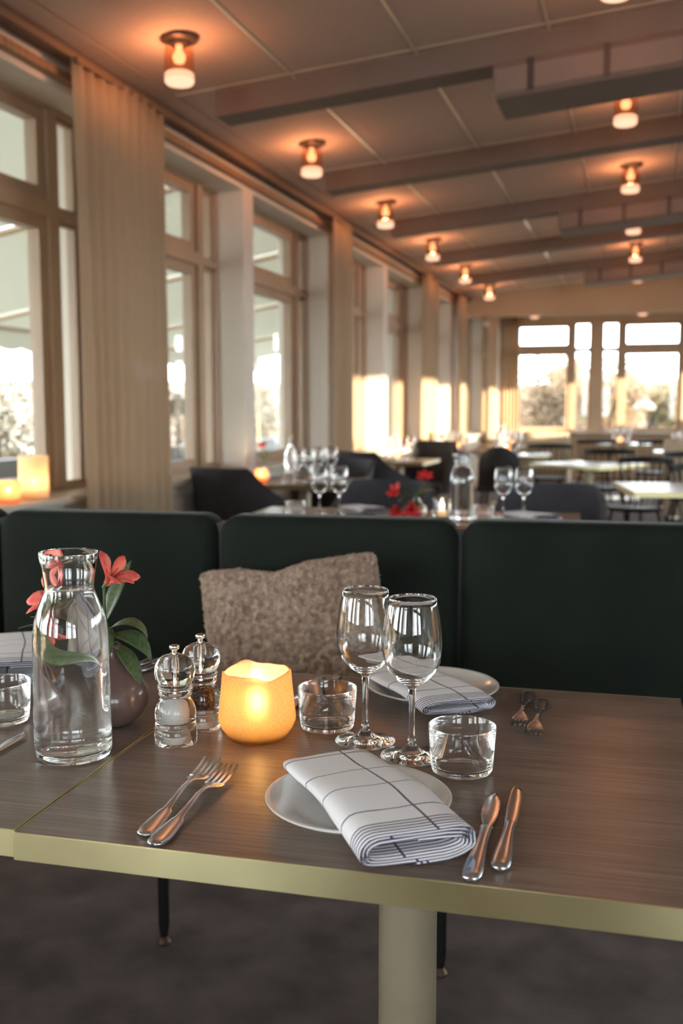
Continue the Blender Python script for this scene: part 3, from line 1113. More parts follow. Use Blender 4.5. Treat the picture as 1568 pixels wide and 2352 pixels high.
# ---- cutlery, lying along local +x from the handle end
def flat_loft(bm, st, n=12):
    """st: (x, half width, centre z, half thickness)"""
    rings = []
    for x, wd, z, t in st:
        rings.append([(x, wd * math.cos(2 * math.pi * k / n), z + t * math.copysign(abs(math.sin(2 * math.pi * k / n)) ** .8, math.sin(2 * math.pi * k / n))) for k in range(n)])
    loft(bm, rings)
def make_fork():
    t = thing('fork', '', 'fork')
    bm = bmesh.new()
    flat_loft(bm, [(0, .0035, .0030, .0010), (.002, .0075, .0030, .0016), (.006, .0098, .0031, .0019), (.014, .0108, .0032, .0020), (.026, .0104, .0034, .0020), (.042, .0088, .0038, .0020), (.054, .0078, .0042, .0021),
                   (.058, .0070, .0046, .0020), (.061, .0048, .0050, .0020), (.075, .0040, .0066, .0021), (.095, .0035, .0092, .0021), (.115, .0031, .0110, .0020), (.130, .0034, .0106, .0017), (.138, .0052, .0095, .0013)], 14)
    hd = ob('handle', bm, 'steel', t, angle=50)
    bm = bmesh.new()   # raised border along the handle
    for s in (-1, 1):
        tube(bm, [(x, s * wd, z) for x, wd, z in ((.004, .0068, .0047), (.012, .0092, .0050), (.026, .0088, .0052), (.042, .0073, .0056), (.054, .0062, .0060), (.060, .0036, .0066), (.085, .0022, .0096), (.112, .0018, .0127))], .0006, 6)
    ob('border', bm, 'steel', hd)
    bm = bmesh.new()
    flat_loft(bm, [(.132, .0036, .0105, .0014), (.138, .0062, .0094, .0012), (.144, .0098, .0078, .0011), (.150, .0118, .0064, .0011), (.157, .0122, .0054, .0010), (.161, .0121, .0051, .0010)], 14)
    head = ob('head', bm, 'steel', t, angle=50)
    tz = [(.160, .0051), (.172, .0050), (.186, .0062), (.198, .0086), (.207, .0112)]
    bm = bmesh.new()
    rings = []
    for i, (x, z) in enumerate(tz):
        hw = [.0021, .0019, .0017, .0014, .0007][i]; tt = [.0010, .0010, .0009, .0008, .0004][i]
        rings.append([(x, -hw, z - tt), (x, hw, z - tt), (x, hw, z + tt), (x, -hw, z + tt)])
    loft(bm, rings)
    t0 = ob('tine', bm, 'steel', head, angle=50)
    for k in range(4):
        tn = t0 if k == 0 else inst(t0, head)
        tn.location = (0, (k - 1.5) * .0066, 0)
    return t
def make_knife(kind):
    t = thing('table_knife', '', 'knife')
    bm = bmesh.new()
    hl = .118 if kind == 0 else .130
    flat_loft(bm, [(0, .0040, .0040, .0018), (.002, .0078, .0042, .0030), (.007, .0100, .0044, .0038), (.018, .0108, .0045, .0040), (.040, .0098, .0046, .0038), (.066, .0080, .0046, .0034), (.085, .0068, .0046, .0030),
                   (.100, .0064, .0046, .0028), (hl - .004, .0066, .0046, .0026), (hl, .0072, .0045, .0022)], 16)
    hd = ob('handle', bm, 'steel', t, angle=50)
    bm = bmesh.new()
    for s in (-1, 1):
        tube(bm, [(x, s * wd, z) for x, wd, z in ((.006, .0076, .0074), (.018, .0086, .0078), (.040, .0077, .0077), (.066, .0060, .0073), (.090, .0046, .0069), (hl - .006, .0045, .0066))], .0007, 6)
    ob('border', bm, 'steel', hd)
    bm = bmesh.new()
    if kind == 0:
        prof = [(hl - .002, -.0060, .0062), (hl + .01, -.0070, .0078), (hl + .04, -.0070, .0088), (hl + .075, -.0064, .0090), (hl + .098, -.0044, .0086), (hl + .108, -.0018, .0074), (hl + .113, .0036, .0052)]
    else:
        prof = [(hl - .002, -.0058, .0058), (hl + .006, -.0052, .0054), (hl + .018, -.0072, .0084), (hl + .036, -.0082, .0112), (hl + .058, -.0080, .0118), (hl + .078, -.0066, .0104), (hl + .092, -.0040, .0074), (hl + .099, .0000, .0030)]
    rings = []
    for x, a, b in prof:
        rings.append([(x, a, .0036), (x, (a + b) / 2, .0030), (x, b, .0042), (x, (a + b) / 2, .0056)])
    loft(bm, rings)
    ob('blade', bm, 'steel', t, angle=35)
    return t
fork0, knife0, knife1 = make_fork(), make_knife(0), make_knife(1)
used = set()
def lay(proto, a, b, label, z=TZ, cat=None, group=None):
    """from the handle end a towards b"""
    ang = math.atan2(b[1] - a[1], b[0] - a[0])
    if proto.name not in used:
        used.add(proto.name); o = proto
        o.location = (a[0], a[1], z); o.rotation_euler = (0, 0, ang); o['label'] = label
    else:
        o = copy_tree(proto, (a[0], a[1], z), ang, label, scale=1.0)
    if group: o['group'] = group
    return o
lay(fork0, (-.514, .950), (-.536, 1.219), 'silver fork left of the front plate, the outer one').scale = (1.1, 1.1, 1.1)
lay(fork0, (-.492, .931), (-.502, 1.178), 'silver fork left of the front plate, the inner one').scale = (1.1, 1.1, 1.1)
lay(knife1, (-.153, .948), (-.159, 1.178), 'silver butter knife with rounded blade right of the front plate')
lay(knife0, (-.1285, .979), (-.1355, 1.209), 'silver table knife with straight blade at the far right of the front plate')
lay(fork0, (-.171, 1.636), (-.165, 1.42), 'fork facing the camera beside the back plate, left of the two')
lay(fork0, (-.146, 1.600), (-.139, 1.40), 'fork facing the camera near the back plate, right of the two')
lay(knife0, (-.500, 1.632), (-.493, 1.41), 'table knife behind the middle tumbler, right one of the pair')
lay(knife1, (-.527, 1.620), (-.522, 1.40), 'butter knife behind the candle holder, left one of the pair')
lay(fork0, (-.867, 1.664), (-.878, 1.46), 'fork behind the brown vase on the left table, farther one')
lay(fork0, (-.842, 1.630), (-.855, 1.43), 'fork behind the brown vase on the left table, nearer one')
lay(knife0, (-.832, .984), (-.840, 1.21), 'knife whose tip enters at the left picture edge')

PFX, PFY = -.308, 1.087
plate('white side plate at the front place setting under the large napkin', (PFX, PFY, TZ))
plate('white side plate at the back place setting behind the wine glasses', (-.322, 1.580, TZ))
plate('white side plate on the left table, behind the carafe', (-1.075, 1.535, TZ))
ax = Vector((-.372, 1.167)) - Vector((-.215, .977))
na = math.atan2(ax.y, ax.x)
napkin('white napkin with dark blue lines rolled on the front plate', (-.207, .965, TZ + .019), na, .262, .126, .018, .042, drop=.017, seed=1)
napkin('white napkin with dark blue lines on the back plate, behind the wine glasses', (-.258, 1.458, TZ + .019), math.atan2(.196, -.166), .250, .118, .013, .026, drop=.010, seed=4)
napkin('white napkin with dark blue lines at the left picture edge', (-1.005, 1.415, TZ + .019), math.atan2(.22, -.15), .26, .125, .022, .040, drop=.010, seed=8)

wine_glass('wine glass at the back left of the pair on the front table', (-.367, 1.330, TZ))
wine_glass('wine glass at the front right of the pair on the front table', (-.290, 1.288, TZ))
tumbler('low water tumbler between candle holder and wine glasses', (-.438, 1.376, TZ))
tumbler('low water tumbler right of the wine glasses', (-.216, 1.256, TZ))
tumbler('low water tumbler cut by the left picture edge', (-.918, 1.263, TZ))
carafe('glass water carafe full of water on the left table', (-.731, 1.160, TZ))

# ---- salt and pepper mills
def mill(label, loc, fill, rotz=0):
    t = thing('pepper_mill' if fill == 'pepper' else 'salt_mill', label, 'mill', loc, rotz)
    bm = bmesh.new()
    lathe(bm, [(0, 0), (.0285, 0), (.0298, .0012), (.0298, .0215), (.0285, .0232), (.0278, .0245), (.0290, .0262), (.0290, .0285), (.0280, .0300), (.0283, .034), (.0290, .0400), (.0287, .0470), (.0270, .0540), (.0238, .0605), (.0212, .0650),
               (.0208, .0680), (.0226, .0700), (.0236, .0720), (.0226, .0742), (.0214, .0756), (.0232, .0775), (.0246, .0800), (.0244, .0830), (.0230, .0850), (0, .0850)], 48)
    body = ob('body', bm, 'acrylic', t, angle=60)
    bm = bmesh.new()
    lathe(bm, [(0, .030), (.0115, .030), (.0128, .036), (.0130, .044), (.0118, .053), (.0085, .062), (.0060, .0665), (0, .068)], 32)
    ob('filling', bm, fill, body)
    bm = bmesh.new(); lathe(bm, [(0, .0035), (.0135, .0035), (.0142, .006), (.0135, .0110), (0, .0110)], 32)
    ob('grinder', bm, 'white_plastic', body)
    bm = bmesh.new(); lathe(bm, [(0, .0165), (.0115, .0165), (.0122, .019), (.0115, .0225), (0, .0225)], 32)
    ob('grinder_cap', bm, 'white_plastic', body)
    bm = bmesh.new()
    lathe(bm, [(0, .0862), (.0225, .0862), (.0240, .0880), (.0268, .0935), (.0284, .1000), (.0284, .1070), (.0268, .1140), (.0232, .1200), (.0180, .1240), (.0120, .1258), (0, .1262)], 48)
    head = ob('head', bm, 'acrylic', t, angle=60)
    bm = bmesh.new(); lathe(bm, [(0, .1262), (.0058, .1262), (.0064, .1280), (.0040, .1300), (.0038, .1325), (.0070, .1345), (.0078, .1368), (.0070, .1392), (.0040, .1406), (0, .1410)], 24)
    ob('knob', bm, 'chrome', head)
    bm = bmesh.new(); lathe(bm, [(0, .070), (.0016, .070), (.0016, .1250), (0, .1250)], 10)
    ob('spindle', bm, 'chrome', head)
    return t
mill('clear acrylic salt mill with white salt, in front', (-.622, 1.249, TZ), 'salt')
mill('clear acrylic pepper mill with dark peppercorns, behind the salt', (-.616, 1.322, TZ), 'pepper')

# ---- candle holder
def candle_holder(label, loc, big=1.0, shade='votive', power=0.22, seg=64, col=(1.0, .69, .43), h=1.0):
    t = thing('candle_holder', label, 'candle holder', loc)
    wv = lambda a, r, z: (.0022 * math.sin(3 * a + 1) + .0016 * math.sin(5 * a + 2.2) + .0008 * math.sin(9 * a)) * max(0, (z - .088) / .011)
    bm = bmesh.new()
    pf = [(0, 0), (.034, 0), (.0385, .0015), (.0440, .0075), (.0510, .0175), (.0550, .0270), (.0556, .0320), (.0545, .0420), (.0525, .0600), (.0505, .0800), (.0495, .0930), (.0490, .0985),
          (.0480, .0992), (.0468, .0985), (.0472, .0930), (.0482, .0800), (.0502, .0600), (.0522, .0420), (.0530, .0330), (.0500, .0240), (.0430, .0130), (.0370, .0090), (0, .0080)]
    lathe(bm, [(r * big, z * big * h) for r, z in pf], seg, wave=wv if seg > 40 else None)
    ob('glass_cup', bm, shade, t, angle=60)
    bm = bmesh.new(); lathe(bm, [(0, .0085), (.0190, .0085), (.0195, .010), (.0195, .0300), (.0180, .0315), (.012, .0308), (0, .0300)], 32)
    c = ob('candle', bm, 'wax', t)
    bm = bmesh.new(); tube(bm, [(0, 0, .030), (.0004, 0, .036), (.0010, 0, .041)], .0007, 6)
    ob('wick', bm, 'black_metal', c)
    bm = bmesh.new(); lathe(bm, [(0, .0385), (.0034, .0405), (.0060, .0450), (.0064, .0500), (.0050, .0575), (.0026, .0660), (0, .0740)], 16)
    ob('flame', bm, 'flame', c)
    l = bpy.data.lights.new('candle_light', 'POINT')
    l.energy = power; l.color = col; l.shadow_soft_size = .008
    lo = bpy.data.objects.new('candle_light', l); COL.objects.link(lo)
    lo.parent = t; lo.location = (0, 0, .056)
    return t
candle_holder('amber frosted glass candle holder glowing in the middle of the table', (-.519, 1.300, TZ))

# ---- vase and flowers
def vase(label, loc, m='vase', s=1.0, seg=48):
    bm = bmesh.new()
    pf = [(0, .001), (.026, 0), (.031, .002), (.044, .013), (.0535, .028), (.0560, .041), (.0530, .055), (.0430, .070), (.0300, .083), (.0190, .095), (.0142, .106), (.0130, .116), (.0145, .121),
          (.0128, .1215), (.0112, .116), (.0122, .106), (.0165, .096), (.0275, .084), (.0400, .071), (.0500, .055), (.0530, .041), (.0505, .029), (.0420, .016), (.028, .006), (0, .005)]
    lathe(bm, [(r * s, z * s) for r, z in pf], seg)
    o = ob('bud_vase', bm, m, angle=60)
    o.location = loc
    return tag(o, label, 'vase')

def petal_mesh(L=.040, W=.017, curl=.30, tip=.2):
    bm = bmesh.new()
    rows = []
    nl, nw = 9, 4
    for j in range(nl + 1):
        v = j / nl
        wd = W * lerp([(0, .18), (.25, .42), (.5, .80), (.7, 1.0), (.85, .92), (.95, .60), (1.0, .16)], v)
        a = curl * v + tip * v * v
        x = L * v * math.cos(a * .6)
        z = L * v * math.sin(a)
        row = []
        for i in range(nw + 1):
            u = i / nw * 2 - 1
            row.append(bm.verts.new((x, u * wd / 2, z + .0035 * u * u * (1 - v * .5) + .0008 * math.sin(9 * v + 4 * u))))
        rows.append(row)
    for a, b in zip(rows[:-1], rows[1:]):
        for i in range(nw):
            bm.faces.new((a[i], a[i + 1], b[i + 1], b[i]))
    return bm
def leaf_mesh(L, W, droop, twist=0.0, fold=.25):
    bm = bmesh.new()
    rows = []
    nl, nw = 12, 4
    p = Vector((0, 0, 0)); a = 0.0
    for j in range(nl + 1):
        v = j / nl
        wd = W * (math.sin(math.pi * (v ** .8)) ** .85 if 0 < v < 1 else 0.03)
        a = -droop * v * v
        if j: p = p + Vector((math.cos(a * 1.3), 0, math.sin(a * 1.3))) * (L / nl)
        tw = twist * v
        row = []
        for i in range(nw + 1):
            u = i / nw * 2 - 1
            off = Vector((0, u * wd / 2 * math.cos(tw), u * wd / 2 * math.sin(tw) + fold * abs(u) * wd / 2))
            row.append(bm.verts.new(p + off))
        rows.append(row)
    for r0, r1 in zip(rows[:-1], rows[1:]):
        for i in range(nw):
            bm.faces.new((r0[i], r0[i + 1], r1[i + 1], r1[i]))
    return bm
PET = {}
def flower_stem(label, pts, r, head_dir, leaves, pm='petal', size=1.0, group=None, spread=38, npet=6):
    """pts: stem line in world space; leaves: (t along stem, azimuth, elevation, length, width, droop, twist)"""
    base = Vector(pts[0])
    t = thing('cut_flower', label, 'flower', base, 0, group)
    line = [p - base for p in smoothline(pts, 16)]
    bm = bmesh.new(); tube(bm, line, r, 7)
    ob('stem', bm, 'stem', t)
    d = Vector(head_dir).normalized()
    tip = line[-1]
    q = d.to_track_quat('X', 'Z').to_matrix().to_4x4()
    bm = bmesh.new()
    lathe(bm, [(0, -.004), (.0022, -.003), (.0032, .003), (.0042, .010), (.003, .013), (0, .013)], 10)
    for v in bm.verts: v.co = Vector((v.co.z, v.co.x, v.co.y)) * size
    calyx = ob('flower_head', bm, 'stem', t)
    calyx.location = tip; calyx.rotation_euler = q.to_euler()
    if (pm, size) not in PET:
        pb1 = ob('petal', petal_mesh(.044 * size, .025 * size, .22, .50), pm, calyx, angle=180)
        pb2 = ob('petal', petal_mesh(.046 * size, .018 * size, .16, .34), pm, calyx, angle=180)
        for x in (pb1, pb2):
            md = x.modifiers.new('thick', 'SOLIDIFY'); md.thickness = .0006
        PET[(pm, size)] = (pb1.data, pb2.data)
        bpy.data.objects.remove(pb1); bpy.data.objects.remove(pb2)
    rnd = random.Random(int(tip.x * 1e4) + int(tip.z * 1e4))
    for k in range(npet):
        me = PET[(pm, size)][k % 2]
        p = bpy.data.objects.new('petal', me); COL.objects.link(p); p.parent = calyx
        a = 2 * math.pi * k / npet + rnd.uniform(-.12, .12)
        s = R(spread - 14 + rnd.uniform(-5, 7))
        p.rotation_mode = 'XYZ'
        mt = Matrix.Rotation(a, 4, 'X') @ Matrix.Rotation(-s * .55, 4, 'Y')
        p.matrix_local = Matrix.Translation((.006 * size, 0, 0)) @ mt
        md = p.modifiers.new('thick', 'SOLIDIFY'); md.thickness = .0006
    bm = bmesh.new()
    for k in range(5):
        a = k * 1.25
        tube(bm, [(.008 * size, 0, 0), (.024 * size, .003 * math.cos(a) * size, .003 * math.sin(a) * size), (.038 * size, .006 * math.cos(a) * size, .006 * math.sin(a) * size - .002)], .0006, 5)
    ob('stamen_cluster', bm, 'stamen', calyx)
    for (tt, az, el, L, W, droop, tw) in leaves:
        o = ob('leaf', leaf_mesh(L, W, droop, tw), 'leaf', t, angle=180)
        md = o.modifiers.new('thick', 'SOLIDIFY'); md.thickness = .0005
        o.location = line[min(int(tt * (len(line) - 1)), len(line) - 1)]
        o.rotation_euler = (0, -R(el), R(az))
    return t
VX, VY = -.752, 1.300
vase('round brown ceramic bud vase behind the carafe', (VX, VY, TZ))
VB, VN = (VX, VY, TZ + .03), (VX, VY, TZ + .118)
flower_stem('coral flower rising right above the brown vase', [VB, VN, (VX - .006, VY - .003, .90), (VX - .006, VY - .004, .948)], .0022, (.62, -.05, .62),
            [(.66, 55, 68, .098, .030, .15, .5), (.56, 12, 30, .080, .034, 1.7, .3), (.45, 14, -4, .085, .034, 1.1, 1.0), (.42, 0, -40, .085, .028, .5, .9)], group='coral flowers in the brown vase', size=1.0)
flower_stem('coral flower leaning left above the brown vase', [VB, (VX - .002, VY, TZ + .118), (VX - .034, VY - .004, .885), (VX - .070, VY - .004, .918)], .0024, (-.35, -.45, .45),
            [(.80, 188, -4, .105, .030, .12, .2), (.62, 178, 12, .115, .028, .15, .4), (.5, 250, -15, .08, .028, .6, .2)], group='coral flowers in the brown vase', size=1.15, spread=50)
flower_stem('coral flower drooping low between carafe and vase', [VB, (VX - .001, VY - .001, TZ + .119), (VX - .020, VY + .022, .890), (VX - .034, VY + .034, .884)], .0022, (-.12, -.45, -.62),
            [(.6, 300, -20, .075, .022, .5, .3), (.5, 160, -30, .09, .02, .6, .2)], group='coral flowers in the brown vase', size=.9)

# ================================================================== BACKGROUND FURNITURE
def make_tub_chair(fab, h=.88):
    t = thing('tub_chair', '', 'chair')
    bm = bmesh.new()
    na_, rx, ry = 30, .265, .27
    def top(a):
        a = abs(a)
        return h if a < 48 else h - (h - .64) * min(1, (a - 48) / 62) ** .85
    outer, inner = [], []
    rows = 8
    rings = []
    for i in range(na_ + 1):
        a = -112 + 224 * i / na_
        ar = R(a)
        c, s = math.cos(ar), math.sin(ar)
        e = .72
        ux, uy = math.copysign(abs(s) ** e, s), -math.copysign(abs(c) ** e, c)
        zt = top(a)
        ring = []
        for j in range(rows + 1):
            v = j / rows
            z = .40 + (zt - .40) * v
            k = .90 + .12 * v
            ring.append((ux * rx * k, uy * ry * k - .05 * v * max(0, c), z))
        for j in range(rows, -1, -1):
            v = j / rows
            z = .40 + (zt - .40) * v + (.006 if j == rows else 0)
            k = .90 + .12 * v - (.13 if j < rows else .09)
            ring.append((ux * rx * k, uy * ry * k - .05 * v * max(0, c), z))
        rings.append(ring)
    loft(bm, rings)
    ob('backrest', bm, fab, t, angle=60)
    bm = bmesh.new(); box(bm, -.225, .225, -.22, .25, .40, .475, bev=.03, seg=3)
    ob('seat', bm, fab, t)
    bm = bmesh.new(); box(bm, -.21, .21, -.20, .22, .375, .40)
    ob('seat_frame', bm, 'chair_leg', t, smooth=False)
    for sx in (-1, 1):
        for sy in (-1, 1):
            bm = bmesh.new(); tube(bm, [(sx * .18, sy * .18, .385), (sx * .215, sy * .215, 0.0)], [.018, .011], 8)
            ob('leg', bm, 'chair_leg', t)
    return t
def make_shell_chair():
    t = thing('shell_chair', '', 'chair')
    bm = bmesh.new()
    rings = []
    n = 16
    for j in range(9):
        v = j / 8
        z = .44 + .42 * v
        hw = .21 * (1 - .10 * v) * math.sqrt(max(.02, 1 - max(0, (v - .6) / .42) ** 2.4))
        ring = []
        for i in range(n + 1):
            u = i / n * 2 - 1
            ring.append((u * hw, -.20 - .05 * v + .09 * u * u, z - .01 * u * u))
        for i in range(n, -1, -1):
            u = i / n * 2 - 1
            ring.append((u * hw * .97, -.172 - .05 * v + .09 * u * u, z - .01 * u * u))
        rings.append(ring)
    loft(bm, rings)
    ob('backrest', bm, 'chair_fabric', t, angle=60)
    bm = bmesh.new(); box(bm, -.21, .21, -.22, .20, .43, .475, bev=.02, seg=3)
    ob('seat', bm, 'chair_fabric', t)
    for sx in (-1, 1):
        for sy in (-1, 1):
            bm = bmesh.new(); tube(bm, [(sx * .15, sy * .15, .435), (sx * .20, sy * .20, 0.0)], [.016, .010], 8)
            ob('leg', bm, 'chair_leg', t)
    return t
def make_spindle_chair():
    t = thing('spindle_chair', '', 'chair')
    bm = bmesh.new()
    lathe(bm, [(0, .43), (.18, .43), (.205, .438), (.215, .452), (.205, .465), (.15, .458), (0, .454)], 28)
    for v in bm.verts: v.co.x *= 1.02
    ob('seat', bm, 'black_wood', t)
    for sx in (-1, 1):
        for sy in (-1, 1):
            bm = bmesh.new(); tube(bm, [(sx * .12, sy * .12, .436), (sx * .165, sy * .165, .2), (sx * .205, sy * .20, 0)], [.012, .016, .010], 8)
            ob('leg', bm, 'black_wood', t)
    for sx in (-1, 1):
        bm = bmesh.new(); tube(bm, [(sx * .172, .166, .19), (sx * .172, -.166, .19)], .008, 8)
        ob('stretcher', bm, 'black_wood', t)
    crest = []
    for k in range(13):
        a = -62 + 124 * k / 12
        crest.append((.262 * math.sin(R(a)), -.27 * math.cos(R(a)) + .0, .80 + .012 * math.cos(R(a * 1.4))))
    bm = bmesh.new()
    rings = []
    for p in smoothline(crest, 24):
        nrm = Vector((p[0], p[1], 0)).normalized()
        rings.append([p - nrm * .010 + Vector((0, 0, -.026)), p + nrm * .010 + Vector((0, 0, -.026)), p + nrm * .012 + Vector((0, 0, .026)), p - nrm * .008 + Vector((0, 0, .026))])
    loft(bm, rings)
    ob('crest_rail', bm, 'black_wood', t, angle=60)
    for k in range(9):
        a = R(-58 + 116 * k / 8)
        bm = bmesh.new()
        tube(bm, [(.178 * math.sin(a), -.175 * math.cos(a), .455), (.225 * math.sin(a), -.235 * math.cos(a), .62), (.258 * math.sin(a), -.266 * math.cos(a), .785)], [.0065, .0085, .006], 6)
        ob('spindle', bm, 'black_wood', t)
    return t
tub, tub_lit, shell, spin = make_tub_chair('chair_fabric'), make_tub_chair('chair_fabric_lit', .835), make_shell_chair(), make_spindle_chair()
def seat(proto, x, y, rot, label, group, cat='chair'):
    if proto.name not in used:
        used.add(proto.name); o = proto
        o.location = (x, y, 0); o.rotation_euler = (0, 0, R(rot)); o['label'] = label
    else:
        o = copy_tree(proto, (x, y, 0), R(rot), label)
    o['group'] = group
    return o
GD = 'dark upholstered dining chairs'
seat(tub, -2.185, 5.34, -16, 'large dark chair turned away, nearest the windows', GD)
seat(tub_lit, -1.26, 4.80, 180, 'dark chair painted window-lit blue-grey, facing the camera behind the red flowers', GD)
seat(tub_lit, -.43, 4.78, 180, 'dark chair painted window-lit blue-grey, facing the camera behind the right-hand pair of wine glasses', GD)
seat(tub_lit, -2.16, 6.85, 150, 'dark chair painted window-lit blue-grey, facing the camera beyond the window-side table', GD)
seat(tub, -1.98, 7.55, -30, 'dark chair turned away in front of the second window-side table', GD)
seat(tub, -2.05, 9.72, 170, 'dark chair half hidden behind the second window-side table', GD)
seat(shell, -1.30, 9.55, 0, 'dark shell chair with rounded back, above the carafe behind the bench', GD)
GS = 'black spindle-back chairs'
seat(spin, -.06, 7.98, 150, 'black spindle chair between the two brass-edged tables', GS)
seat(spin, .38, 9.05, 170, 'black spindle chair at the right picture edge', GS)
seat(spin, -1.0, 11.12, 10, 'black spindle chair right of the rounded shell chair', GS)
seat(spin, -.32, 9.90, 0, 'black spindle chair behind the diagonal brass-edged table', GS)
seat(spin, -.60, 12.75, 15, 'black spindle chair far back below the sunlit pillar', GS)
seat(spin, .10, 12.45, 160, 'black spindle chair far back, in front of the beige seat', GS)
seat(spin, .42, 7.12, 185, 'black spindle chair behind the round-column table at right', GS)

GT = 'background dining tables'
table(.72, .70, 'set table just behind the bench, left half with red flowers', (-1.66, 3.80, 0), R(4), GT, False)
table(.72, .70, 'set table just behind the bench, right half with carafe', (-1.66 + .722 * math.cos(R(4)), 3.80 + .722 * math.sin(R(4)), 0), R(4), GT, False)
table(.68, .72, 'window-side table right behind the large dark chair', (-2.44, 5.78, 0), R(1), GT, False)
table(.60, .75, 'second window-side table with two glasses at its corner', (-2.44, 8.55, 0), 0, GT, False)
table(.66, .72, 'third window-side table in front of the sunlit curtain', (-2.30, 10.85, 0), 0, GT, False)
table(.68, .70, 'table behind the rounded shell chair', (-1.62, 10.05, 0), 0, GT, False)
table(.72, .72, 'pale brass-edged table set diagonally among spindle chairs', (-.95, 8.72, 0), R(-32), GT, False)
table(.80, .80, 'brass-edged table with round column at the right picture edge', (-.05, 5.88, 0), R(10), GT, False)
table(.70, .70, 'far table full of glasses left of the beige seat', (-2.0, 12.4, 0), 0, GT, False)
table(.70, .70, 'far table below the sunlit pillar', (-.62, 13.6, 0), 0, GT, False)
table(.70, .70, 'far table near the right-hand far window', (.10, 11.3, 0), 0, GT, False)

# beige upholstered seats far back
def sofa(label, loc, W, rotz):
    t = thing('beige_settee', label, 'settee', loc, rotz, 'beige settees at the far end')
    bm = bmesh.new(); box(bm, 0, W, 0, .14, .12, .90, bev=.035, seg=3); ob('backrest', bm, 'beige', t)
    bm = bmesh.new(); box(bm, 0, W, .12, .62, .22, .46, bev=.035, seg=3); ob('seat', bm, 'beige', t)
    for x in (.06, W - .06):
        for y in (.05, .56):
            bm = bmesh.new(); tube(bm, [(x, y, .23), (x, y, 0)], [.02, .014], 8); ob('leg', bm, 'chair_leg', t)
    return t
sofa('beige settee back in the far middle, left one', (-1.68, 13.25, 0), .74, 0)
sofa('beige settee back at the right picture edge, right one', (.18, 10.55, 0), .9, 0)

# ---- table settings in the background
TB = TZ
def bg_plate(x, y, label, nap=None):
    plate(label, (x, y, TB))
    if nap:
        napkin(nap, (x + .09, y - .10, TB + .02), math.atan2(.75, -.66), .24, .12, .014, .028, drop=.006, seed=int(x * 100) % 17, flap=False)
pairs = [(-1.360, 4.165, 'left pair on the table behind the bench'), (-.575, 4.300, 'right pair on the table behind the bench')]
for x, y, w_ in pairs:
    wine_glass('blurred wine glass, left one of the ' + w_, (x, y, TB), hero=False)
    wine_glass('blurred wine glass, right one of the ' + w_, (x + .085, y + .02, TB), hero=False)
bg_plate(-1.20, 4.28, 'plate beside the left wine glasses behind the bench', 'napkin on the plate beside the left wine glasses behind the bench')
bg_plate(-.46, 4.20, 'plate below the right wine glasses behind the bench', 'napkin below the right wine glasses behind the bench')
tumbler('tumbler at the left end of the table behind the bench', (-1.475, 4.17, TB), hero=False)
tumbler('tumbler right of the carafe behind the bench', (-.645, 4.22, TB), hero=False)
carafe('glass carafe on the table behind the bench', (-.735, 4.19, TB), 32)
lay(knife0, (-.335, 4.20), (-.34, 4.45), 'knife at the right end of the table behind the bench')
vase('small clear bud vase holding red flowers behind the bench', (-.925, 4.17, TB), 'glass', .8, 24)
candle_holder('small clear ball-shaped candle glass beside the carafe behind the bench', (-.825, 4.22, TB), .85, 'glass', .15, 32)
def bouquet(x, y, z, label, spec, pm, size, group):
    for i, (dx, dy, dz, hd, lv) in enumerate(spec):
        flower_stem(label[i], [(x, y, z + .03), (x + .001 * i, y, z + .10), (x + dx * .55, y + dy * .55, z + .10 + dz * .55), (x + dx, y + dy, z + .10 + dz)], .0024, hd, lv, pm, size, group)
bouquet(-.925, 4.17, TB, ['red flower highest above the vase behind the bench', 'red flower at the upper left behind the bench', 'red flower hanging lowest behind the bench', 'red flower in front of the vase behind the bench'],
        [(.035, 0, .055, (.1, -.5, .8), [(.6, 40, 30, .08, .026, .6, .2), (.5, 10, 15, .09, .026, .8, .2)]),
         (-.075, 0, .0, (-.4, -.6, .5), [(.6, 170, 20, .08, .026, .6, .2)]),
         (-.06, -.02, -.055, (-.3, -.6, -.3), [(.5, 220, 10, .08, .026, .9, .2), (.6, 300, 20, .06, .024, .6, .3)]),
         (-.012, -.03, -.05, (.1, -.8, -.2), [(.5, 60, 35, .09, .026, .8, .2)])], 'petal_deep', 1.1, 'red flowers behind the bench')

# window-side table 1
for i, (x, y, h) in enumerate(((-2.03, 6.18, 0), (-1.95, 6.22, 0), (-2.12, 6.05, 0), (-2.02, 5.98, 0))):
    wine_glass('blurred wine glass on the table behind the large dark chair, %s from left' % ['third', 'fourth', 'first', 'second'][i], (x, y, TB), hero=False)
tumbler('tumbler on the window-side table behind the large dark chair, left one', (-2.14, 5.93, TB), hero=False)
tumbler('tumbler on the window-side table behind the large dark chair, right one', (-1.93, 6.06, TB), hero=False)
bg_plate(-1.93, 5.93, 'plate at the front edge of the window-side table behind the large chair', 'napkin on the window-side table behind the large chair')
candle_holder('small amber candle glass behind the large dark chair', (-2.36, 6.02, TB), .8, 'frosted_rose', .5, 24)
vase('small vase with pink flower on the window-side table', (-2.39, 6.16, TB), 'china', .75, 24)
bouquet(-2.39, 6.16, TB, ['pink flower in the small vase behind the large dark chair'], [(-.01, 0, .10, (0, -.4, .8), [(.6, 20, 40, .11, .03, .5, .2), (.55, 170, 45, .11, .03, .5, .2), (.5, 300, 60, .09, .03, .4, .2)])], 'petal', 1.1, 'pink flowers on window-side tables')
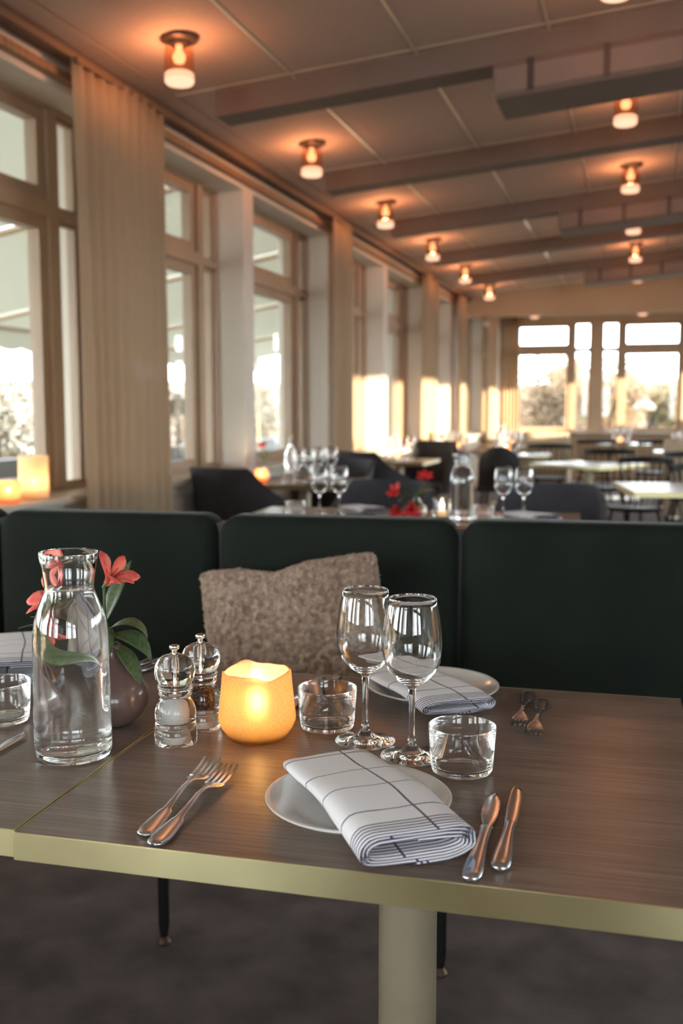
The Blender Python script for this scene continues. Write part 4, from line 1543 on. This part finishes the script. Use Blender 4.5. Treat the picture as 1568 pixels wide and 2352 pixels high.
def bottle(label, loc):
    t = thing('water_bottle', label, 'bottle', loc)
    bm = bmesh.new(); lathe(bm, [(0, 0), (.034, 0), (.037, .006), (.037, .15), (.032, .18), (.016, .21), (.0135, .26), (.015, .262), (.015, .275), (.012, .275), (.0105, .26), (.013, .21), (.029, .178), (.034, .15), (.034, .01), (0, .008)], 20)
    ob('bottle_glass', bm, 'glass', t)
    bm = bmesh.new(); lathe(bm, [(0, .268), (.0165, .268), (.0165, .292), (.010, .297), (0, .297)], 16)
    ob('stopper', bm, 'frosted_white', t)
    return t
bottle('clear glass bottle with pale stopper on the window-side table', (-2.26, 6.30, TB))

# other far settings: (x, y, which table)
far_sets = [(-2.15, 8.80, 'second window-side table'), (-2.02, 11.1, 'third window-side table'), (-1.35, 10.3, 'table behind the shell chair'),
            (-1.62, 12.6, 'far table left of the beige seat'), (-.30, 13.8, 'far table below the pillar'), (.42, 11.6, 'far table at the right'),
            (-.42, 8.45, 'diagonal brass-edged table'), (.33, 6.25, 'round-column table at right')]
for x, y, nm in far_sets[:6]:
    wine_glass('tiny wine glass on the %s, left' % nm, (x - .10, y, TB), hero=False)
    wine_glass('tiny wine glass on the %s, right' % nm, (x - .01, y + .03, TB), hero=False)
    wine_glass('tiny wine glass on the %s, farther back' % nm, (x + .09, y + .22, TB), hero=False)
    tumbler('tiny tumbler on the %s' % nm, (x + .08, y - .02, TB), hero=False)
    bg_plate(x + .02, y - .13 if y < 13 else y - .05, 'side plate on the %s' % nm, 'folded napkin on the %s' % nm if x < 0 else None)
    candle_holder('small glowing candle glass on the %s' % nm, (x - .02, y + .16, TB), .75, 'frosted_rose', .35, 20)
vase('little white vase on the second window-side table', (-2.33, 9.05, TB), 'china', .8, 20)
bouquet(-2.33, 9.05, TB, ['pale red flower in the little white vase on the second window-side table'], [(.0, 0, .07, (0, -.4, .8), [(.6, 20, 40, .09, .03, .5, .2), (.55, 170, 45, .09, .03, .5, .2)])], 'petal', .7, 'pink flowers on window-side tables')
bottle('clear glass bottle on the second window-side table', (-2.22, 9.12, TB))
bottle('clear glass bottle on the table behind the shell chair', (-1.42, 10.55, TB))
bottle('clear glass bottle on the third window-side table', (-2.30, 11.35, TB))
carafe('small glass carafe on the far table left of the beige seat', (-1.75, 12.85, TB), 20)

# candles on the sill of the nearest window
candle_holder('small rose glass candle on the nearest window sill', (-2.545, 3.60, SILL + .0045), .88, 'frosted_rose', .3, 24)
t = thing('candle_lantern', 'tall cream frosted glass candle lantern on the nearest window sill', 'candle holder', (-2.55, 3.79, SILL + .0045))
bm = bmesh.new(); lathe(bm, [(0, 0), (.060, 0), (.064, .004), (.064, .185), (.061, .185), (.061, .008), (0, .006)], 32); ob('glass_cylinder', bm, 'frosted_white', t)
bm = bmesh.new(); lathe(bm, [(0, .008), (.030, .008), (.030, .05), (0, .048)], 24); cn = ob('candle', bm, 'wax', t)
bm = bmesh.new(); lathe(bm, [(0, .056), (.0045, .062), (.005, .07), (.002, .085), (0, .09)], 12); ob('flame', bm, 'flame', cn)
l = bpy.data.lights.new('candle_light', 'POINT'); l.energy = .3; l.color = (1, .6, .25); l.shadow_soft_size = .01
lo = bpy.data.objects.new('candle_light', l); COL.objects.link(lo); lo.parent = t; lo.location = (0, 0, .08)

# ================================================================== OUTSIDE
bm = bmesh.new(); box(bm, -40, -3.0, -15, 30, -.25, -.12); box(bm, -3.0, 40, 18.4, 30, -.25, -.12); box(bm, 5.4, 40, -15, 18.4, -.25, -.12)
struct(ob('terrace', bm, 'terrace', smooth=False), 'pale terrace outside the windows')
# low hill behind the trees
bm = bmesh.new()
rows = []
for j in range(13):
    row = []
    for i in range(41):
        x = -120 + 240 * i / 40; y = 60 + 60 * j / 12
        z = -.3 + (j / 12) * (5.2 + 1.6 * noise.noise(Vector((x * .03, y * .03, 0))) + 1.0 * math.sin(x * .05)) * (1 if j < 12 else 0)
        row.append(bm.verts.new((x, y, z)))
    rows.append(row)
for a, b in zip(rows[:-1], rows[1:]):
    for i in range(40): bm.faces.new((a[i], a[i + 1], b[i + 1], b[i]))
struct(ob('hill', bm, 'hill', angle=180), 'low tan hill beyond the far windows')
bm = bmesh.new(); box(bm, -130, 60, 30, 140, -.5, -.3); box(bm, -130, -40, -60, 140, -.5, -.31)
struct(ob('ground', bm, 'hill', smooth=False), 'dry ground beyond the terrace')

def tree(name, label, x, y, h, r, m, seed, n=5000, leaf=.075, trunk=True, z0=-.12, cat='tree', group='trees outside the far windows'):
    rnd = random.Random(seed)
    t = thing(name, label, cat, (x, y, z0), 0, group)
    bm = bmesh.new()
    ht = h - r * .8
    tube(bm, [(0, 0, -.1), (.05 * r, .02, ht * .5), (-.04 * r, .05, ht)], [.07 * r + .02, .05 * r + .02, .02], 8)
    for k in range(5):
        a = k * 1.3 + seed
        tube(bm, [(0, .02, ht * (.35 + .1 * k)), (math.cos(a) * r * .6, math.sin(a) * r * .6, ht * (.55 + .12 * k))], [.03 * r + .01, .008], 6)
    ob('trunk', bm, 'bark', t)
    bm = bmesh.new()
    blobs = [(Vector((rnd.uniform(-.55, .55) * r, rnd.uniform(-.55, .55) * r, h - r * .9 + rnd.uniform(-.75, .45) * r)), r * rnd.uniform(.38, .62)) for _ in range(9)]
    for k in range(n):
        c, br = blobs[rnd.randrange(len(blobs))]
        d = Vector((rnd.gauss(0, 1), rnd.gauss(0, 1), rnd.gauss(0, 1))).normalized()
        p = c + d * br * rnd.uniform(.55, 1.05)
        if p.z < .05: p.z = .05 + rnd.random() * .2
        a = Vector((rnd.gauss(0, 1), rnd.gauss(0, 1), rnd.gauss(0, 1))).normalized()
        b = a.orthogonal().normalized()
        s = leaf * rnd.uniform(.6, 1.2)
        vv = [bm.verts.new(p + q) for q in (-a * s, b * s * .5, a * s, -b * s * .5)]
        bm.faces.new(vv)
    o = ob('foliage', bm, m, t, smooth=False)
    o['kind'] = 'stuff'
    return t
specs = [(-5.9, 31, 2.7, 1.3), (-4.3, 35, 2.65, 1.4), (-2.6, 31, 3.15, 1.4), (-2.2, 40.5, 3.45, 1.6), (-1.0, 29, 2.3, 1.0), (-.55, 35, 2.85, 1.15), (.55, 31, 2.15, 1.0), (1.7, 34, 2.4, 1.3)]
tn = ['leftmost, at the curtain corner', 'left side of the first pane', 'tallest, in the first far pane', 'beside the first narrow pane', 'behind the far pillar', 'in the second narrow pane', 'low, in the second far window', 'rightmost, at the picture edge']
for i, (x, y, h, r) in enumerate(specs):
    tree('autumn_tree', 'blurred sunlit bushy tree outside the far windows, ' + tn[i], x, y, h, r, 'foliage' if i % 3 else 'foliage_green', 11 + i)
bs = [(-9.2, 10.5, 1.75, .9), (-9.4, 13.0, 1.95, 1.1), (-9.0, 14.8, 1.7, .9), (-9.6, 17.0, 2.0, 1.2), (-9.8, 20.5, 2.0, 1.3), (-10, 25, 1.9, 1.4)]
bn = ['nearest the left picture edge', 'in the middle of the left pane', 'at the right side of the left pane', 'behind the second window', 'behind the third window', 'farthest along the terrace']
for i, (x, y, h, r) in enumerate(bs):
    tree('shrub', 'yellow-green sunlit shrub on the terrace, ' + bn[i], x, y, h, r, 'foliage_green' if i % 2 else 'foliage', 31 + i, 5000, .05, cat='shrub', group='shrubs along the terrace')
# low wall along the terrace edge
bm = bmesh.new(); box(bm, -8.1, -7.85, -6, 28, -.12, .55)
struct(ob('wall_terrace', bm, mat('grey_stone', (.10, .10, .105), .9, var=.25, scale=3), smooth=False), 'grey low wall along the terrace')
# awning over the left windows
aw = thing('awning', 'large pale canvas awning with scalloped valance over the terrace', 'awning', (-3.0, 0, 0))
for i in range(7):
    y0, y1 = -2 + 3.0 * i, -2 + 3.0 * (i + 1) - .02
    bm = bmesh.new()
    vs_ = [bm.verts.new(p) for p in ((0, y0, 2.95), (0, y1, 2.95), (-4.5, y1, 2.20), (-4.5, y0, 2.20))]
    bm.faces.new(vs_)
    o = ob('canvas', bm, 'awning', aw, smooth=False); md = o.modifiers.new('thick', 'SOLIDIFY'); md.thickness = .004
    bm = bmesh.new()
    nn = 24
    top_ = [bm.verts.new((-4.5, y0 + (y1 - y0) * k / nn, 2.20)) for k in range(nn + 1)]
    bot_ = [bm.verts.new((-4.515, y0 + (y1 - y0) * k / nn, 1.95 - .035 * abs(math.sin(math.pi * k / 4)))) for k in range(nn + 1)]
    for k in range(nn): bm.faces.new((top_[k], top_[k + 1], bot_[k + 1], bot_[k]))
    o = ob('valance', bm, 'awning', aw, smooth=False); md = o.modifiers.new('thick', 'SOLIDIFY'); md.thickness = .004
    bm = bmesh.new(); tube(bm, [(-.05, y0, 2.90), (-4.45, y0, 2.165)], .022, 8); ob('awning_arm', bm, 'frame', aw)
bm = bmesh.new(); tube(bm, [(-4.5, -2, 2.19), (-4.5, 19, 2.19)], .03, 8); ob('front_bar', bm, 'frame', aw)
for y in (-2, 5, 12, 19):
    bm = bmesh.new(); tube(bm, [(-4.5, y, 2.19), (-4.5, y, -.12)], .03, 8); ob('post', bm, 'frame', aw)
# mushroom lamps on the terrace
def garden_lamp(label, x, y, h):
    t = thing('garden_lamp', label, 'lamp', (x, y, -.12), 0, 'mushroom garden lamps')
    bm = bmesh.new(); lathe(bm, [(0, 0), (.14, 0), (.14, .03), (.03, .05), (.022, .08), (.022, h - .05), (0, h - .05)], 16); ob('post', bm, 'lamp_cream', t)
    bm = bmesh.new(); lathe(bm, [(.24, h - .14), (.25, h - .11), (.22, h - .02), (.14, h + .05), (.07, h + .08), (.06, h + .15), (0, h + .16)], 24)
    o = ob('lamp_shade', bm, 'lamp_cream', t); md = o.modifiers.new('thick', 'SOLIDIFY'); md.thickness = .004
    return t
garden_lamp('cream mushroom lamp on the terrace seen through the second window', -6.0, 12.27, 1.38)
garden_lamp('cream mushroom lamp outside the right-hand far window', -.03, 24, 1.42)
